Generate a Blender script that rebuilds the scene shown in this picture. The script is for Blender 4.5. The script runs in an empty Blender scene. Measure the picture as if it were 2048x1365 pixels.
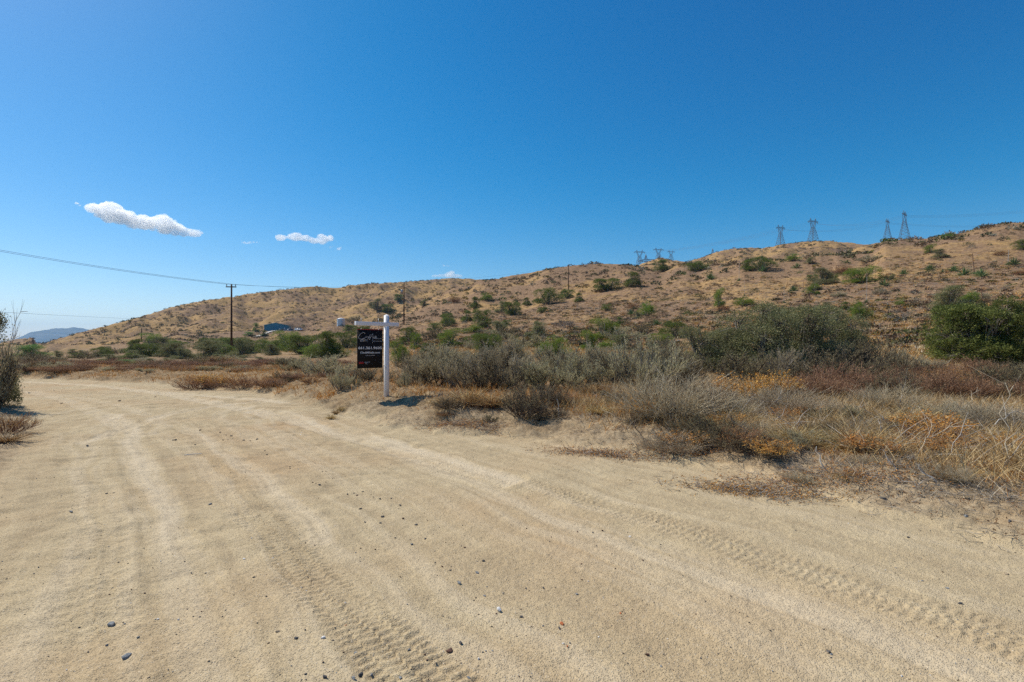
import bpy, math, random
import numpy as np
from mathutils import Vector, Matrix

# ------------------------------------------------------------------ camera, sky, sun, exposure
scene = bpy.context.scene
COL = scene.collection
F = 1024.0; CX = 1024.0; HY = 697.0; EYE = 1.6        # focal length and horizon in photograph pixels
cam_data = bpy.data.cameras.new("camera")
cam_data.sensor_width = 36.0; cam_data.lens = 18.0
cam_data.shift_y = (HY - 682.5) / 2048.0
cam_data.clip_start = 0.05; cam_data.clip_end = 30000.0
cam = bpy.data.objects.new("camera", cam_data); COL.objects.link(cam)
cam.location = (0, 0, EYE); cam.rotation_euler = (math.radians(90), 0, 0)
scene.camera = cam
scene.view_settings.view_transform = 'Standard'
scene.view_settings.look = 'None'
scene.view_settings.exposure = 0.09
scene.view_settings.gamma = 1.0
scene.render.film_transparent = False
cy = scene.cycles
cy.max_bounces = 13; cy.diffuse_bounces = 3; cy.glossy_bounces = 2; cy.transmission_bounces = 3
cy.transparent_max_bounces = 8; cy.volume_bounces = 12
cy.use_denoising = False
cy.sample_clamp_indirect = 2.5
cy.denoising_prefilter = 'ACCURATE'
scene.render.filter_size = 1.2 if hasattr(scene.render, 'filter_size') else 1.5

HAZE = True
SUN_AZ = 62.0; SUN_EL = 50.0                          # degrees left of the view axis, above the horizon
az, el = math.radians(SUN_AZ), math.radians(SUN_EL)
to_sun = Vector((-math.sin(az) * math.cos(el), math.cos(az) * math.cos(el), math.sin(el)))
world = bpy.data.worlds.new("World"); scene.world = world; world.use_nodes = True
nt = world.node_tree; nt.nodes.clear()
sky = nt.nodes.new("ShaderNodeTexSky"); sky.sky_type = 'NISHITA'; sky.sun_disc = False
sky.sun_elevation = el; sky.sun_rotation = -az
sky.air_density = 1.0; sky.dust_density = 0.9; sky.ozone_density = 3.0; sky.altitude = 900
hs = nt.nodes.new("ShaderNodeHueSaturation"); hs.inputs['Saturation'].default_value = 1.42
hs.inputs['Hue'].default_value = 0.497; hs.inputs['Value'].default_value = 1.0
bg = nt.nodes.new("ShaderNodeBackground"); bg.inputs['Strength'].default_value = 0.127
wo = nt.nodes.new("ShaderNodeOutputWorld")
def wm(op, x, y):                                     # small helper for world maths
    n = nt.nodes.new("ShaderNodeMath"); n.operation = op
    for s_, v_ in ((n.inputs[0], x), (n.inputs[1], y)):
        if v_ is None: continue
        if hasattr(v_, 'links'): nt.links.new(v_, s_)
        else: s_.default_value = v_
    return n.outputs[0]
def soft(x, a_, b_, k_):                              # a_*x - b_, easing smoothly to zero: the deep polarised blue of the photograph
    y = wm('SUBTRACT', wm('MULTIPLY', x, a_), b_)
    return wm('MULTIPLY', wm('ADD', y, wm('SQRT', wm('ADD', wm('MULTIPLY', y, y), k_), None)), 0.5)
sp = nt.nodes.new("ShaderNodeSeparateXYZ"); cb = nt.nodes.new("ShaderNodeCombineXYZ")
nt.links.new(sky.outputs[0], hs.inputs['Color']); nt.links.new(hs.outputs[0], sp.inputs[0])
nt.links.new(soft(sp.outputs[0], 1.15, 0.42, 0.05), cb.inputs[0]); nt.links.new(soft(sp.outputs[1], 1.0, 0.14, 0.02), cb.inputs[1]); nt.links.new(wm('MULTIPLY', sp.outputs[2], 0.93), cb.inputs[2])
nt.links.new(cb.outputs[0], bg.inputs[0])
nt.links.new(bg.outputs[0], wo.inputs[0])
sl = bpy.data.lights.new("sun", 'SUN'); sl.energy = 5.0; sl.angle = math.radians(0.53); sl.color = (1.0, 0.93, 0.80)
so = bpy.data.objects.new("sun", sl); COL.objects.link(so)
so.rotation_euler = to_sun.to_track_quat('Z', 'Y').to_euler()
so.location = to_sun * 50

# ------------------------------------------------------------------ helpers
rng = np.random.default_rng(7)
def put(o, label=None, cat=None, group=None, kind=None):
    if label: o['label'] = label
    if cat: o['category'] = cat
    if group: o['group'] = group
    if kind: o['kind'] = kind
    return o

def perlin(x, y, seed=0):
    xi = np.floor(x).astype(np.int64); yi = np.floor(y).astype(np.int64)
    xf = x - xi; yf = y - yi
    def g(ix, iy, dx, dy):
        h = (ix * 374761393 + iy * 668265263 + seed * 974634777) & 0xffffffff
        h = ((h ^ (h >> 13)) * 1274126177) & 0xffffffff
        a = ((h ^ (h >> 16)) & 0xffff) * (2 * math.pi / 65536.0)
        return np.cos(a) * dx + np.sin(a) * dy
    u = xf * xf * xf * (xf * (xf * 6 - 15) + 10); v = yf * yf * yf * (yf * (yf * 6 - 15) + 10)
    a = g(xi, yi, xf, yf) * (1 - u) + g(xi + 1, yi, xf - 1, yf) * u
    b = g(xi, yi + 1, xf, yf - 1) * (1 - u) + g(xi + 1, yi + 1, xf - 1, yf - 1) * u
    return (a * (1 - v) + b * v) * 1.5
def fbm(x, y, octaves=4, seed=0, gain=0.5):
    s = np.zeros_like(x); a = 1.0
    for k in range(octaves):
        s += a * perlin(x * 2 ** k, y * 2 ** k, seed + k * 17); a *= gain
    return s
def sstep(a, b, x):
    t = np.clip((x - a) / (b - a), 0, 1); return t * t * (3 - 2 * t)

def mesh_np(name, V, Q, v=None, mats=(), smooth=False, midx=None):
    """mesh from vertices and quads (a quad whose last two corners are equal is a triangle)"""
    me = bpy.data.meshes.new(name)
    V = np.ascontiguousarray(V, dtype=np.float32); Q = np.asarray(Q, dtype=np.int32)
    tri = Q[:, 2] == Q[:, 3]
    n = np.where(tri, 3, 4).astype(np.int32)
    starts = np.concatenate(([0], np.cumsum(n)[:-1])).astype(np.int32)
    keep = np.ones(Q.shape, bool); keep[tri, 3] = False
    loops = Q[keep]
    me.vertices.add(len(V)); me.vertices.foreach_set("co", V.ravel())
    me.loops.add(len(loops)); me.loops.foreach_set("vertex_index", loops)
    me.polygons.add(len(Q)); me.polygons.foreach_set("loop_start", starts)
    if smooth: me.polygons.foreach_set("use_smooth", np.ones(len(Q), bool))
    for m in mats: me.materials.append(m)
    if midx is not None: me.polygons.foreach_set("material_index", np.asarray(midx, np.int32))
    me.update(calc_edges=True)
    if v is not None:
        a = me.attributes.new("v", 'FLOAT', 'FACE'); a.data.foreach_set("value", np.asarray(v, np.float32))
    return me
def link(name, me, parent=None, loc=None):
    o = bpy.data.objects.new(name, me); COL.objects.link(o)
    if parent is not None: o.parent = parent
    if loc is not None: o.location = loc
    return o
def empty(name, loc=(0, 0, 0), rz=0.0, scale=(1, 1, 1)):
    o = bpy.data.objects.new(name, None); COL.objects.link(o)
    o.empty_display_size = 0.2
    o.location = loc; o.rotation_euler = (0, 0, rz); o.scale = scale
    return o

# ------------------------------------------------------------------ node helpers
def mat(name):
    m = bpy.data.materials.new(name); m.use_nodes = True
    t = m.node_tree; t.nodes.clear()
    return m, t
def N(t, kind, **kw):
    n = t.nodes.new(kind)
    for k, v in kw.items():
        if k in n.inputs: n.inputs[k].default_value = v
        else: setattr(n, k, v)
    return n
def L(t, a, b): t.links.new(a, b)
def mixc(t, fac, a, b, blend='MIX'):
    n = t.nodes.new("ShaderNodeMix"); n.data_type = 'RGBA'; n.blend_type = blend; n.clamp_factor = True
    for sock, val in ((n.inputs[0], fac), (n.inputs[6], a), (n.inputs[7], b)):
        if hasattr(val, 'links'): t.links.new(val, sock)
        else: sock.default_value = val if not isinstance(val, tuple) else (*val, 1)
    return n.outputs[2]
def ramp(t, fac, stops, interp='LINEAR'):
    n = t.nodes.new("ShaderNodeValToRGB"); n.color_ramp.interpolation = interp
    e = n.color_ramp.elements
    while len(e) < len(stops): e.new(0.5)
    for q, (p, c) in zip(e, stops):
        q.position = p; q.color = (*c, 1) if isinstance(c, tuple) else (c, c, c, 1)
    t.links.new(fac, n.inputs[0]); return n.outputs[0]
def math_(t, op, a, b=None):
    n = t.nodes.new("ShaderNodeMath"); n.operation = op
    for s, val in ((n.inputs[0], a), (n.inputs[1], b)):
        if val is None: continue
        if hasattr(val, 'links'): t.links.new(val, s)
        else: s.default_value = val
    return n.outputs[0]
def noise(t, vec, scale, detail=2.0, rough=0.5, dist=0.0):
    n = t.nodes.new("ShaderNodeTexNoise"); t.links.new(vec, n.inputs['Vector'])
    n.inputs['Scale'].default_value = scale; n.inputs['Detail'].default_value = detail
    n.inputs['Roughness'].default_value = rough; n.inputs['Distortion'].default_value = dist
    return n.outputs[0]
def voro(t, vec, scale, feature='F1'):
    n = t.nodes.new("ShaderNodeTexVoronoi"); n.feature = feature; t.links.new(vec, n.inputs['Vector'])
    n.inputs['Scale'].default_value = scale
    return n
def attr(t, name):
    n = t.nodes.new("ShaderNodeAttribute"); n.attribute_name = name; return n.outputs['Fac']
def bsdf(t, col, rough=0.8, metal=0.0, spec=0.3, bump=None):
    b = t.nodes.new("ShaderNodeBsdfPrincipled")
    if hasattr(col, 'links'): t.links.new(col, b.inputs['Base Color'])
    else: b.inputs['Base Color'].default_value = (*col, 1)
    if hasattr(rough, 'links'): t.links.new(rough, b.inputs['Roughness'])
    else: b.inputs['Roughness'].default_value = rough
    b.inputs['Metallic'].default_value = metal; b.inputs['Specular IOR Level'].default_value = spec
    if bump is not None: t.links.new(bump, b.inputs['Normal'])
    o = t.nodes.new("ShaderNodeOutputMaterial"); t.links.new(b.outputs[0], o.inputs['Surface'])
    return b
def bumpn(t, h, strength=0.5, dist=0.02, normal=None):
    n = t.nodes.new("ShaderNodeBump"); n.inputs['Strength'].default_value = strength; n.inputs['Distance'].default_value = dist
    t.links.new(h, n.inputs['Height'])
    if normal is not None: t.links.new(normal, n.inputs['Normal'])
    return n.outputs[0]
def plain(name, col, rough=0.6, metal=0.0, spec=0.4, var=0.12, scale=6.0):
    m, t = mat(name)
    g = N(t, "ShaderNodeNewGeometry")
    n = noise(t, g.outputs['Position'], scale, 4)
    c = mixc(t, n, tuple(x * (1 - var) for x in col), tuple(min(1, x * (1 + var)) for x in col))
    bsdf(t, c, rough, metal, spec); return m

# ------------------------------------------------------------------ terrain height
def zof(D, py): return EYE + (HY - py) / F * D
SKY_A = [(-200, 697), (0, 697), (150, 688), (300, 668), (463, 673), (530, 672), (600, 669), (640, 662), (682, 656), (750, 641), (800, 628), (850, 606), (900, 590), (950, 571),
         (985, 560), (1020, 552), (1060, 546), (1100, 538), (1150, 531), (1200, 528), (1240, 529), (1275, 532), (1320, 536), (1375, 528),
         (1450, 518), (1530, 507), (1600, 499), (1660, 495), (1710, 492), (1745, 489), (1770, 482), (1820, 478), (1850, 478), (1890, 471),
         (1920, 467), (1960, 456), (2000, 448), (2048, 445), (2300, 430)]
SKY_B = [(-200, 697), (0, 697), (40, 695), (75, 690), (100, 683), (150, 668), (200, 655), (250, 643), (300, 628), (350, 613), (400, 603), (450, 596), (500, 588),
         (560, 580), (610, 575), (630, 573), (650, 575), (675, 577), (700, 571), (750, 567), (800, 565), (850, 561), (900, 557), (950, 559),
         (985, 561), (1020, 560), (1100, 552), (1200, 540), (1260, 534), (1275, 531), (1290, 526), (1320, 515), (1345, 521), (1375, 524),
         (1400, 517), (1440, 502), (1480, 496), (1530, 496), (1560, 490), (1610, 484), (1660, 482), (1710, 487), (1740, 491), (1770, 497),
         (1850, 502), (2048, 505), (2300, 505)]
D_A = [(-200, 180), (0, 200), (150, 250), (300, 300), (463, 300), (600, 250), (750, 235), (900, 250), (1024, 300), (1150, 300), (1300, 260), (1450, 210), (1600, 180), (1750, 170), (1900, 180), (2048, 200), (2300, 200)]
D_B = [(-200, 260), (0, 260), (75, 270), (150, 330), (300, 420), (463, 480), (620, 520), (900, 560), (1150, 560), (1300, 450), (1450, 420), (1600, 400), (1750, 400), (2300, 420)]
CXS = [-200, 0, 150, 300, 463, 600, 750, 900, 1024, 1150, 1300, 1450, 1600, 1750, 1900, 2048, 2300]
flat4 = [(30, 734), (50, 719), (90, 708), (170, 697)]
P14 = [flat4, flat4, [(30, 734), (50, 719), (90, 708), (170, 693)], [(30, 734), (50, 719), (90, 708), (175, 688)], [(30, 734), (50, 719), (90, 708), (170, 688)],
       [(30, 733), (50, 716), (100, 695), (160, 682)], [(30, 730), (50, 705), (80, 690), (140, 655)], [(30, 720), (50, 690), (90, 662), (160, 625)],
       [(28, 715), (45, 690), (90, 650), (150, 610)], [(26, 715), (42, 685), (80, 640), (140, 592)], [(25, 715), (38, 690), (70, 638), (130, 580)],
       [(24, 715), (35, 690), (65, 628), (110, 572)], [(24, 715), (33, 690), (60, 618), (100, 560)], [(24, 712), (32, 680), (55, 612), (95, 550)],
       [(23, 712), (30, 675), (50, 610), (85, 545)], [(22, 712), (28, 675), (45, 610), (80, 535)], [(22, 712), (28, 675), (45, 600), (80, 520)]]
P67 = [[(210, 697), (235, 697)], [(225, 697), (245, 697)], [(280, 680), (305, 674)], [(340, 658), (380, 642)], [(350, 645), (420, 615)], [(330, 648), (430, 608)],
       [(300, 648), (420, 612)], [(330, 612), (440, 590)], [(380, 575), (470, 572)], [(380, 556), (470, 558)], [(330, 548), (390, 535)], [(270, 545), (340, 520)],
       [(240, 527), (320, 505)], [(240, 520), (320, 508)], [(250, 515), (330, 508)], [(270, 500), (340, 505)], [(270, 500), (340, 505)]]
P9 = [(-200, 697), (0, 692), (463, 665), (900, 630), (1024, 600), (1150, 545), (1279, 534), (1317, 522), (1380, 528), (1450, 506), (1561, 494), (1626, 487), (1700, 490), (1775, 486), (1809, 484), (1900, 482), (2300, 482)]
P10 = [(-200, 697), (0, 694), (463, 680), (900, 640), (1024, 605), (1200, 545), (1279, 531), (1317, 520), (1342, 523), (1450, 512), (2300, 512)]
def pw(lst, x):
    a = np.array(lst, float); return np.interp(x, a[:, 0], a[:, 1])
PHI0, PHI1, NPHI = math.atan((-200 - CX) / F), math.atan((2300 - CX) / F), 900
LR0, LR1, NLR = math.log(4.0), math.log(11000.0), 1200
def build_table():
    phis = np.linspace(PHI0, PHI1, NPHI); T = np.zeros((NPHI, NLR)); lr = np.linspace(LR0, LR1, NLR)
    cols = np.array(CXS, float)
    # smooth interpolation of the mid controls across azimuth
    ctl = np.array([[c for p in (a + b) for c in p] for a, b in zip(P14, P67)], float)
    for i, ph in enumerate(phis):
        px = CX + F * math.tan(ph)
        c = np.array([np.interp(px, cols, ctl[:, k]) for k in range(ctl.shape[1])])
        pts = [(4.0, EYE + 0.0 - EYE), (8.0, 0.0), (16.0, 0.10)]
        for k in range(4): pts.append((c[2 * k], zof(c[2 * k], c[2 * k + 1]) - 0.4))
        da = pw(D_A, px); pts.append((da, zof(da, pw(SKY_A, px)) - 0.4))
        for k in (4, 5): pts.append((c[2 * k], zof(c[2 * k], c[2 * k + 1]) - 0.4))
        db = pw(D_B, px); pts.append((db, zof(db, pw(SKY_B, px)) - 0.4))
        pts.append((900.0, zof(900, pw(P9, px)))); pts.append((1500.0, zof(1500, pw(P10, px))))
        pts.append((2500.0, 20.0)); pts.append((4600.0, -5.0)); pts.append((11000.0, -5.0))
        D = np.array([p[0] for p in pts]); Z = np.array([p[1] for p in pts])
        x = np.log(D / math.cos(ph)); x[0] = LR0 - 0.2
        h = np.diff(x); d = np.diff(Z) / h
        m = np.zeros_like(Z)
        w = (d[:-1] * d[1:]) > 0
        w1 = 2 * h[1:] + h[:-1]; w2 = h[1:] + 2 * h[:-1]
        with np.errstate(divide='ignore', invalid='ignore'):
            mm = (w1 + w2) / (w1 / d[:-1] + w2 / d[1:])
        m[1:-1] = np.where(w, mm, 0)
        k = np.clip(np.searchsorted(x, lr) - 1, 0, len(x) - 2)
        t = np.clip((lr - x[k]) / h[k], 0, 1)
        T[i] = ((1 + 2 * t) * (1 - t) ** 2 * Z[k] + t * (1 - t) ** 2 * h[k] * m[k] + t * t * (3 - 2 * t) * Z[k + 1] + t * t * (t - 1) * h[k] * m[k + 1])
    for _ in range(3):                                   # soften across azimuth
        T[1:-1] = (T[:-2] + 2 * T[1:-1] + T[2:]) / 4
    return T
TAB = build_table()
# edges of the dirt road: toe of the bank on the far side, and of the verge on the near left side
TOE = np.array([(30, -40), (12, -15), (8.5, -4), (6, 1), (4.6, 3.2), (3.7, 4.9), (2.4, 7.2), (0.5, 8.9), (-2.4, 10.2), (-5.2, 13.6), (-8.1, 17.0), (-12.8, 20.6), (-19.4, 23.6), (-25, 25.6), (-60, 33), (-140, 40)], float)
TOE2 = np.array([(-3.6, -40), (-4.2, -5), (-4.8, 2), (-5.4, 5.2), (-7.6, 8.0), (-10.0, 10.6), (-14.2, 14.8), (-19, 18.2), (-26, 20.5), (-60, 26), (-140, 32)], float)
def poly_dist(x, y, P):
    """signed distance to a polyline (positive on the right of its direction) and length along it"""
    best = np.full(x.shape, 1e9); sg = np.ones(x.shape); al = np.zeros(x.shape); acc = 0.0
    for k in range(len(P) - 1):
        ax, ay = P[k]; bx, by = P[k + 1]; dx, dy = bx - ax, by - ay; L2 = dx * dx + dy * dy; Ln = math.sqrt(L2)
        t = np.clip(((x - ax) * dx + (y - ay) * dy) / L2, 0, 1)
        ex = x - ax - t * dx; ey = y - ay - t * dy
        d = np.sqrt(ex * ex + ey * ey); u = d < best
        best = np.where(u, d, best); al = np.where(u, acc + t * Ln, al)
        sg = np.where(u, np.where(dx * ey - dy * ex < 0, 1.0, -1.0), sg); acc += Ln
    return best * sg, al
def bank_s(x, y): return poly_dist(x, y, TOE)[0]
def verge_s(x, y): return -poly_dist(x, y, TOE2)[0]
def height(x, y, fine=False):
    x = np.asarray(x, float); y = np.asarray(y, float)
    r = np.hypot(x, y) + 1e-6; ph = np.arctan2(x, y)
    lr = np.log(r)
    fi = np.clip((ph - PHI0) / (PHI1 - PHI0), 0, 1) * (NPHI - 1); li = np.clip((lr - LR0) / (LR1 - LR0), 0, 1) * (NLR - 1)
    i = np.minimum(fi.astype(int), NPHI - 2); j = np.minimum(li.astype(int), NLR - 2)
    u = fi - i; v = li - j
    z = (TAB[i, j] * (1 - u) + TAB[i + 1, j] * u) * (1 - v) + (TAB[i, j + 1] * (1 - u) + TAB[i + 1, j + 1] * u) * v
    back = np.where(ph < 0, sstep(-1.2, -1.7, ph), sstep(2.0, 2.9, ph))
    z = z * (1 - back)
    s = bank_s(x, y) + 0.35 * fbm(x * 0.9, y * 0.9, 3, 5)
    s2 = verge_s(x, y) + 0.2 * fbm(x * 1.1, y * 1.1, 2, 9)
    hb = np.interp(x, [-25, -6, -1, 3, 6], [0.42, 0.40, 0.40, 0.33, 0.26])
    t1 = np.clip((s - 0.0) / 2.3, 0, 1); prof = t1 * (2 - t1)
    z = z + hb * prof + 0.22 * sstep(0.0, 1.2, s2)
    off = np.clip(np.maximum(sstep(0.1, 1.0, s), sstep(0.1, 1.0, s2)), 0, 1)
    # rough ground: clods and hummocks off the road, gullies and spurs on the hills
    z = z + off * (0.035 * fbm(x * 1.3, y * 1.3, 3, 21))
    hill = sstep(28, 70, r) * sstep(0.8, 6, z)
    if np.any(hill > 0):
        g = 1 - np.abs(fbm(x * 0.018 + 3, y * 0.018, 3, 31)) * 2
        amp = np.clip(r / 300.0, 0.1, 1.2)
        rough = sstep(170, 330, r)
        z = z + hill * amp * (1.6 * fbm(x * 0.02, y * 0.02, 2, 41) - 1.9 * g * (0.35 + 1.6 * rough) + 0.9 + 1.2 * rough) * 0.9
        z = z + hill * (0.22 * fbm(x * 0.16, y * 0.16, 3, 51) + 0.10 * fbm(x * 0.8, y * 0.8, 2, 57))
        z = z + hill * rough * 1.3 * (0.5 - np.abs(fbm(x * 0.06, y * 0.06, 3, 61)))
    if CORR is not None:
        z = z + np.interp(ph, CORR[0], CORR[1]) * r * np.cos(ph) * sstep(70, 150, r) * (1 - sstep(800, 1400, r))
        cap = EYE + np.interp(ph, CORR[0], CORR[2]) * r * np.cos(ph)                # the land behind the crest stays hidden by it
        z = np.where((r * np.cos(ph) > 640) & (r < 5000) & (np.abs(ph) < 1.0), np.minimum(z, np.maximum(cap, -5)), z)
    # graded pad of the blue shed with its drive
    for (cx_, cy_, R1, R2, zz) in PADS:
        dd = np.hypot(x - cx_, y - cy_); w = 1 - sstep(R1, R2, dd); z = z * (1 - w) + zz * w
    return z
PADS = []
CORR = None
SURF = None
def surf(x, y):
    # height of the finished ground sheet, ruts and clods included
    x = np.asarray(x, float); y = np.asarray(y, float)
    if SURF is None: return height(x, y)
    th, lr, Z = SURF; a = np.arctan2(x, y); r = np.log(np.hypot(x, y) + 1e-9); inside = (np.abs(a) < th[-1]) & (r < math.log(38))
    fi = np.clip((a - th[0]) / (th[1] - th[0]), 0, len(th) - 1.001); i = fi.astype(int); u = fi - i
    j = np.clip(np.searchsorted(lr, r) - 1, 0, len(lr) - 2); v = np.clip((r - lr[j]) / (lr[j + 1] - lr[j]), 0, 1)
    z = (Z[j, i] * (1 - u) + Z[j, i + 1] * u) * (1 - v) + (Z[j + 1, i] * (1 - u) + Z[j + 1, i + 1] * u) * v
    return np.where(inside, z, height(x, y))
def h1(x, y): return float(height(np.array([x]), np.array([y]))[0])
def skyline_fix():
    # measure the crest line of the ground and lift or lower the hills until it matches the surveyed one
    global CORR
    pxs = np.arange(-190, 2300, 8.0); D = np.exp(np.linspace(math.log(60), math.log(760), 420))
    want = np.minimum([pw(SKY_A, p) for p in pxs], [pw(SKY_B, p) for p in pxs])
    tot = np.zeros(len(pxs)); phs = np.arctan((pxs - CX) / F); CORR = (phs, tot, (HY - want - 4) / F)
    for _ in range(3):
        X = (pxs[:, None] - CX) / F * D[None, :]; Y = np.broadcast_to(D, X.shape)
        Z = height(X.ravel(), Y.ravel()).reshape(X.shape)
        have = (HY - (Z - EYE) / Y * F).min(1)
        d = (have - want) / F; d = np.where(pxs < 70, 0, d)
        tot = tot + np.convolve(np.pad(d, 2, mode='edge'), [0.1, 0.2, 0.4, 0.2, 0.1], 'valid'); CORR = (phs, tot, (HY - want - 4) / F)
    print("skyline error px", np.abs(have - want)[pxs > 90].max())
def hit(px, py, dmin=3.0, dmax=1600.0):
    """where the line of sight through a photograph pixel meets the ground"""
    D = np.exp(np.linspace(math.log(dmin), math.log(dmax), 2600))
    x = (px - CX) / F * D; zr = EYE + (HY - py) / F * D
    below = zr < height(x, D)
    k = int(np.argmax(below)) if below.any() else len(D) - 1
    if k > 0 and below.any():
        a, b = D[k - 1], D[k]
        for _ in range(12):
            c = (a + b) / 2
            if EYE + (HY - py) / F * c < h1((px - CX) / F * c, c): b = c
            else: a = c
        d = b
    else: d = D[k]
    return (px - CX) / F * d, d, h1((px - CX) / F * d, d)
# ------------------------------------------------------------------ the ground as one sheet
def g2w(px, py, z=0.0):
    D = (EYE - z) * F / (py - HY); return ((px - CX) / F * D, D)
def path(pts): return np.array([g2w(*p) for p in pts])
# wheel tracks: (centre line, half width, depth, tread height, tread spacing, lightness)
TRACKS = [
    (path([(330, 862), (400, 905), (455, 970), (520, 1040), (600, 1130), (700, 1230), (840, 1350), (1000, 1480)]), 0.20, 0.010, 0.016, 0.064, 0.0),
    (path([(860, 920), (1020, 962), (1190, 1004), (1330, 1050), (1500, 1105), (1800, 1205), (2300, 1380)]), 0.21, 0.006, 0.012, 0.066, 0.0),
    (path([(560, 828), (680, 872), (830, 922), (1000, 985), (1200, 1062), (1500, 1165), (2100, 1380)]), 0.25, 0.011, 0.002, 0.1, 0.38),
    (path([(40, 768), (200, 777), (330, 794), (430, 812), (560, 838), (760, 885), (1000, 960)]), 0.30, 0.026, 0.0, 0.1, 0.8),
    (path([(50, 788), (130, 806), (200, 833), (240, 855), (268, 900), (300, 980), (350, 1100), (430, 1365)]), 0.20, 0.014, 0.003, 0.1, 0.55),
    (path([(70, 790), (150, 800), (240, 818), (330, 845), (420, 880), (520, 960), (640, 1080)]), 0.16, 0.012, 0.004, 0.09, 0.4),
    (path([(160, 886), (230, 866), (320, 838), (420, 820), (520, 808)]), 0.14, 0.018, 0.012, 0.14, 0.7),
    (path([(225, 835), (245, 850), (262, 866), (290, 872)]), 0.2, 0.014, 0.014, 0.16, 0.9),
    (path([(330, 790), (430, 800), (520, 806), (570, 812)]), 0.22, 0.02, 0.0, 0.16, 0.9),
    (path([(150, 880), (170, 980), (190, 1100), (200, 1365)]), 0.22, 0.01, 0.008, 0.11, 0.1),
]
PADS.append((-130.0, 283.0, 20.0, 62.0, 10.4))
PADS.append((-83.5, 250.0, 5.0, 14.0, 12.1))
skyline_fix()
def ground_mesh():
    ths = [np.radians(np.arange(-52, 52.01, 0.1))]
    ths.append(np.radians(np.arange(54, 307.9, 2.0)))
    th = np.concatenate(ths); nT = len(th)
    rr = [np.array([0.02, 0.2, 0.5, 0.8, 1.0])]
    def geo(a, b, q): return a * q ** np.arange(0, int(math.log(b / a) / math.log(q)) + 1)
    rr += [geo(1.15, 40, 1.0038)[:-1], geo(40, 1200, 1.0085), geo(1230, 10800, 1.06)]
    r = np.concatenate(rr); nR = len(r)
    R, T = np.meshgrid(r, th, indexing='ij')
    x = (R * np.sin(T)).ravel(); y = (R * np.cos(T)).ravel()
    z = height(x, y)
    light = np.zeros_like(z); tread = np.zeros_like(z)
    near = np.where(R.ravel() < 40)[0]; xn, yn = x[near], y[near]; zn = np.zeros(len(near)); ln = np.zeros(len(near))
    s = bank_s(xn, yn); s2 = verge_s(xn, yn)
    road = (1 - sstep(-0.5, 0.5, s + 0.35 * fbm(xn * 0.9, yn * 0.9, 3, 5))) * (1 - sstep(-0.4, 0.3, s2))
    wob = 0.05 * perlin(xn * 1.3, yn * 1.3, 77)
    for (P, hw, dep, th_, sp, li) in TRACKS:
        d, al = poly_dist(xn, yn, P); d = d + wob
        w = 1 - sstep(hw * 0.6, hw * 1.25, np.abs(d) + 0.04 * perlin(xn * 5, yn * 5, 78))
        edge = np.exp(-((np.abs(d) - hw * 1.2) / 0.05) ** 2)
        patch = 0.55 + 0.45 * np.clip(fbm(xn * 0.8, yn * 0.8, 2, 83) * 2 + 0.5, 0, 1)
        zn += -dep * w + 0.35 * dep * edge
        # tread blocks: slanted lugs, alternating between the halves of the tyre
        phs = al / sp + 0.5 * np.floor(d / hw * 2.0) + d / sp * 0.25 + 0.35 * perlin(xn * 7, yn * 7, 91)
        lug = sstep(-0.3, 0.5, np.sin(phs * 2 * math.pi)) * (0.75 + 0.25 * np.cos(d / hw * math.pi * 2.6))
        zn += th_ * w * patch * lug
        ribs = np.cos(d / hw * math.pi * 3.2)
        zn += 0.0022 * w * ribs * (li > 0)
        ln = np.maximum(ln, li * w * (0.6 + 0.4 * patch))
    d, al = poly_dist(xn, yn, TRACKS[2][0]); st = fbm(d * 3.4 + 0.4 * perlin(xn, yn, 60), al * 0.12, 4, 131, 0.62)
    zn += road * 0.007 * st; ln = np.clip(ln + road * 0.6 * np.clip(st, -0.7, 0.7), -0.5, 1.1)
    # ruts, footmarks, clods and the grain of loose sand
    zn += road * (0.016 * fbm(xn * 0.7, yn * 0.7, 3, 101) + 0.006 * fbm(xn * 5, yn * 5, 3, 103))
    left = sstep(-1.0, -3.0, xn - 0.25 * (yn - 4)) * road
    k = perlin(xn * 1.6 + 0.9 * yn, yn * 3.4, 107); zn += left * 0.032 * np.clip(k, -0.5, 0.15)
    k = perlin(xn * 3.1, yn * 5.0, 109); zn += left * 0.026 * np.clip(k, -0.6, 0.1)
    slope = sstep(-0.3, 0.4, s) * (1 - sstep(2.2, 4.0, s)) 
    offr = 1 - road
    zn += offr * (0.026 * fbm(xn * 3.2, yn * 3.2, 3, 113) + 0.020 * np.abs(fbm(xn * 8, yn * 8, 2, 117)))
    zn += slope * 0.03 * np.clip(fbm(xn * 1.5 - yn * 1.2, (yn + xn) * 4.2, 3, 119), -0.6, 0.6)
    zn += 0.0030 * perlin(xn * 22, yn * 22, 121) + 0.0022 * perlin(xn * 47, yn * 47, 122)
    z[near] += zn; light[near] = ln
    i = np.arange(nR - 1)[:, None]; j = np.arange(nT)[None, :]; j2 = (j + 1) % nT
    Q = np.stack([i * nT + j, i * nT + j2, (i + 1) * nT + j2, (i + 1) * nT + j], -1).reshape(-1, 4)[:, ::-1]
    global SURF
    nf = len(ths[0]); SURF = (ths[0], np.log(r), z.reshape(nR, nT)[:, :nf].copy())
    me = mesh_np("ground", np.stack([x, y, z], 1), Q, smooth=True)
    roadf = np.zeros_like(z); roadf[near] = road
    lit_ = np.ones_like(z); lit_[near] = np.maximum(sstep(np.where(xn < -4, -0.3, 0.2), np.where(xn < -4, 0.7, 1.8), s + np.where(xn < -4, 0.4, 0.9) * fbm(xn * 0.8, yn * 0.8, 3, 141)), sstep(0.5, 1.2, s2))
    lit_[R.ravel() < 3] = 0
    Rf = R.ravel()
    hillf = sstep(22, 50, Rf) * (0.6 + 0.4 * sstep(0.9, 3.5, z)) * (1 - roadf)
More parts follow.
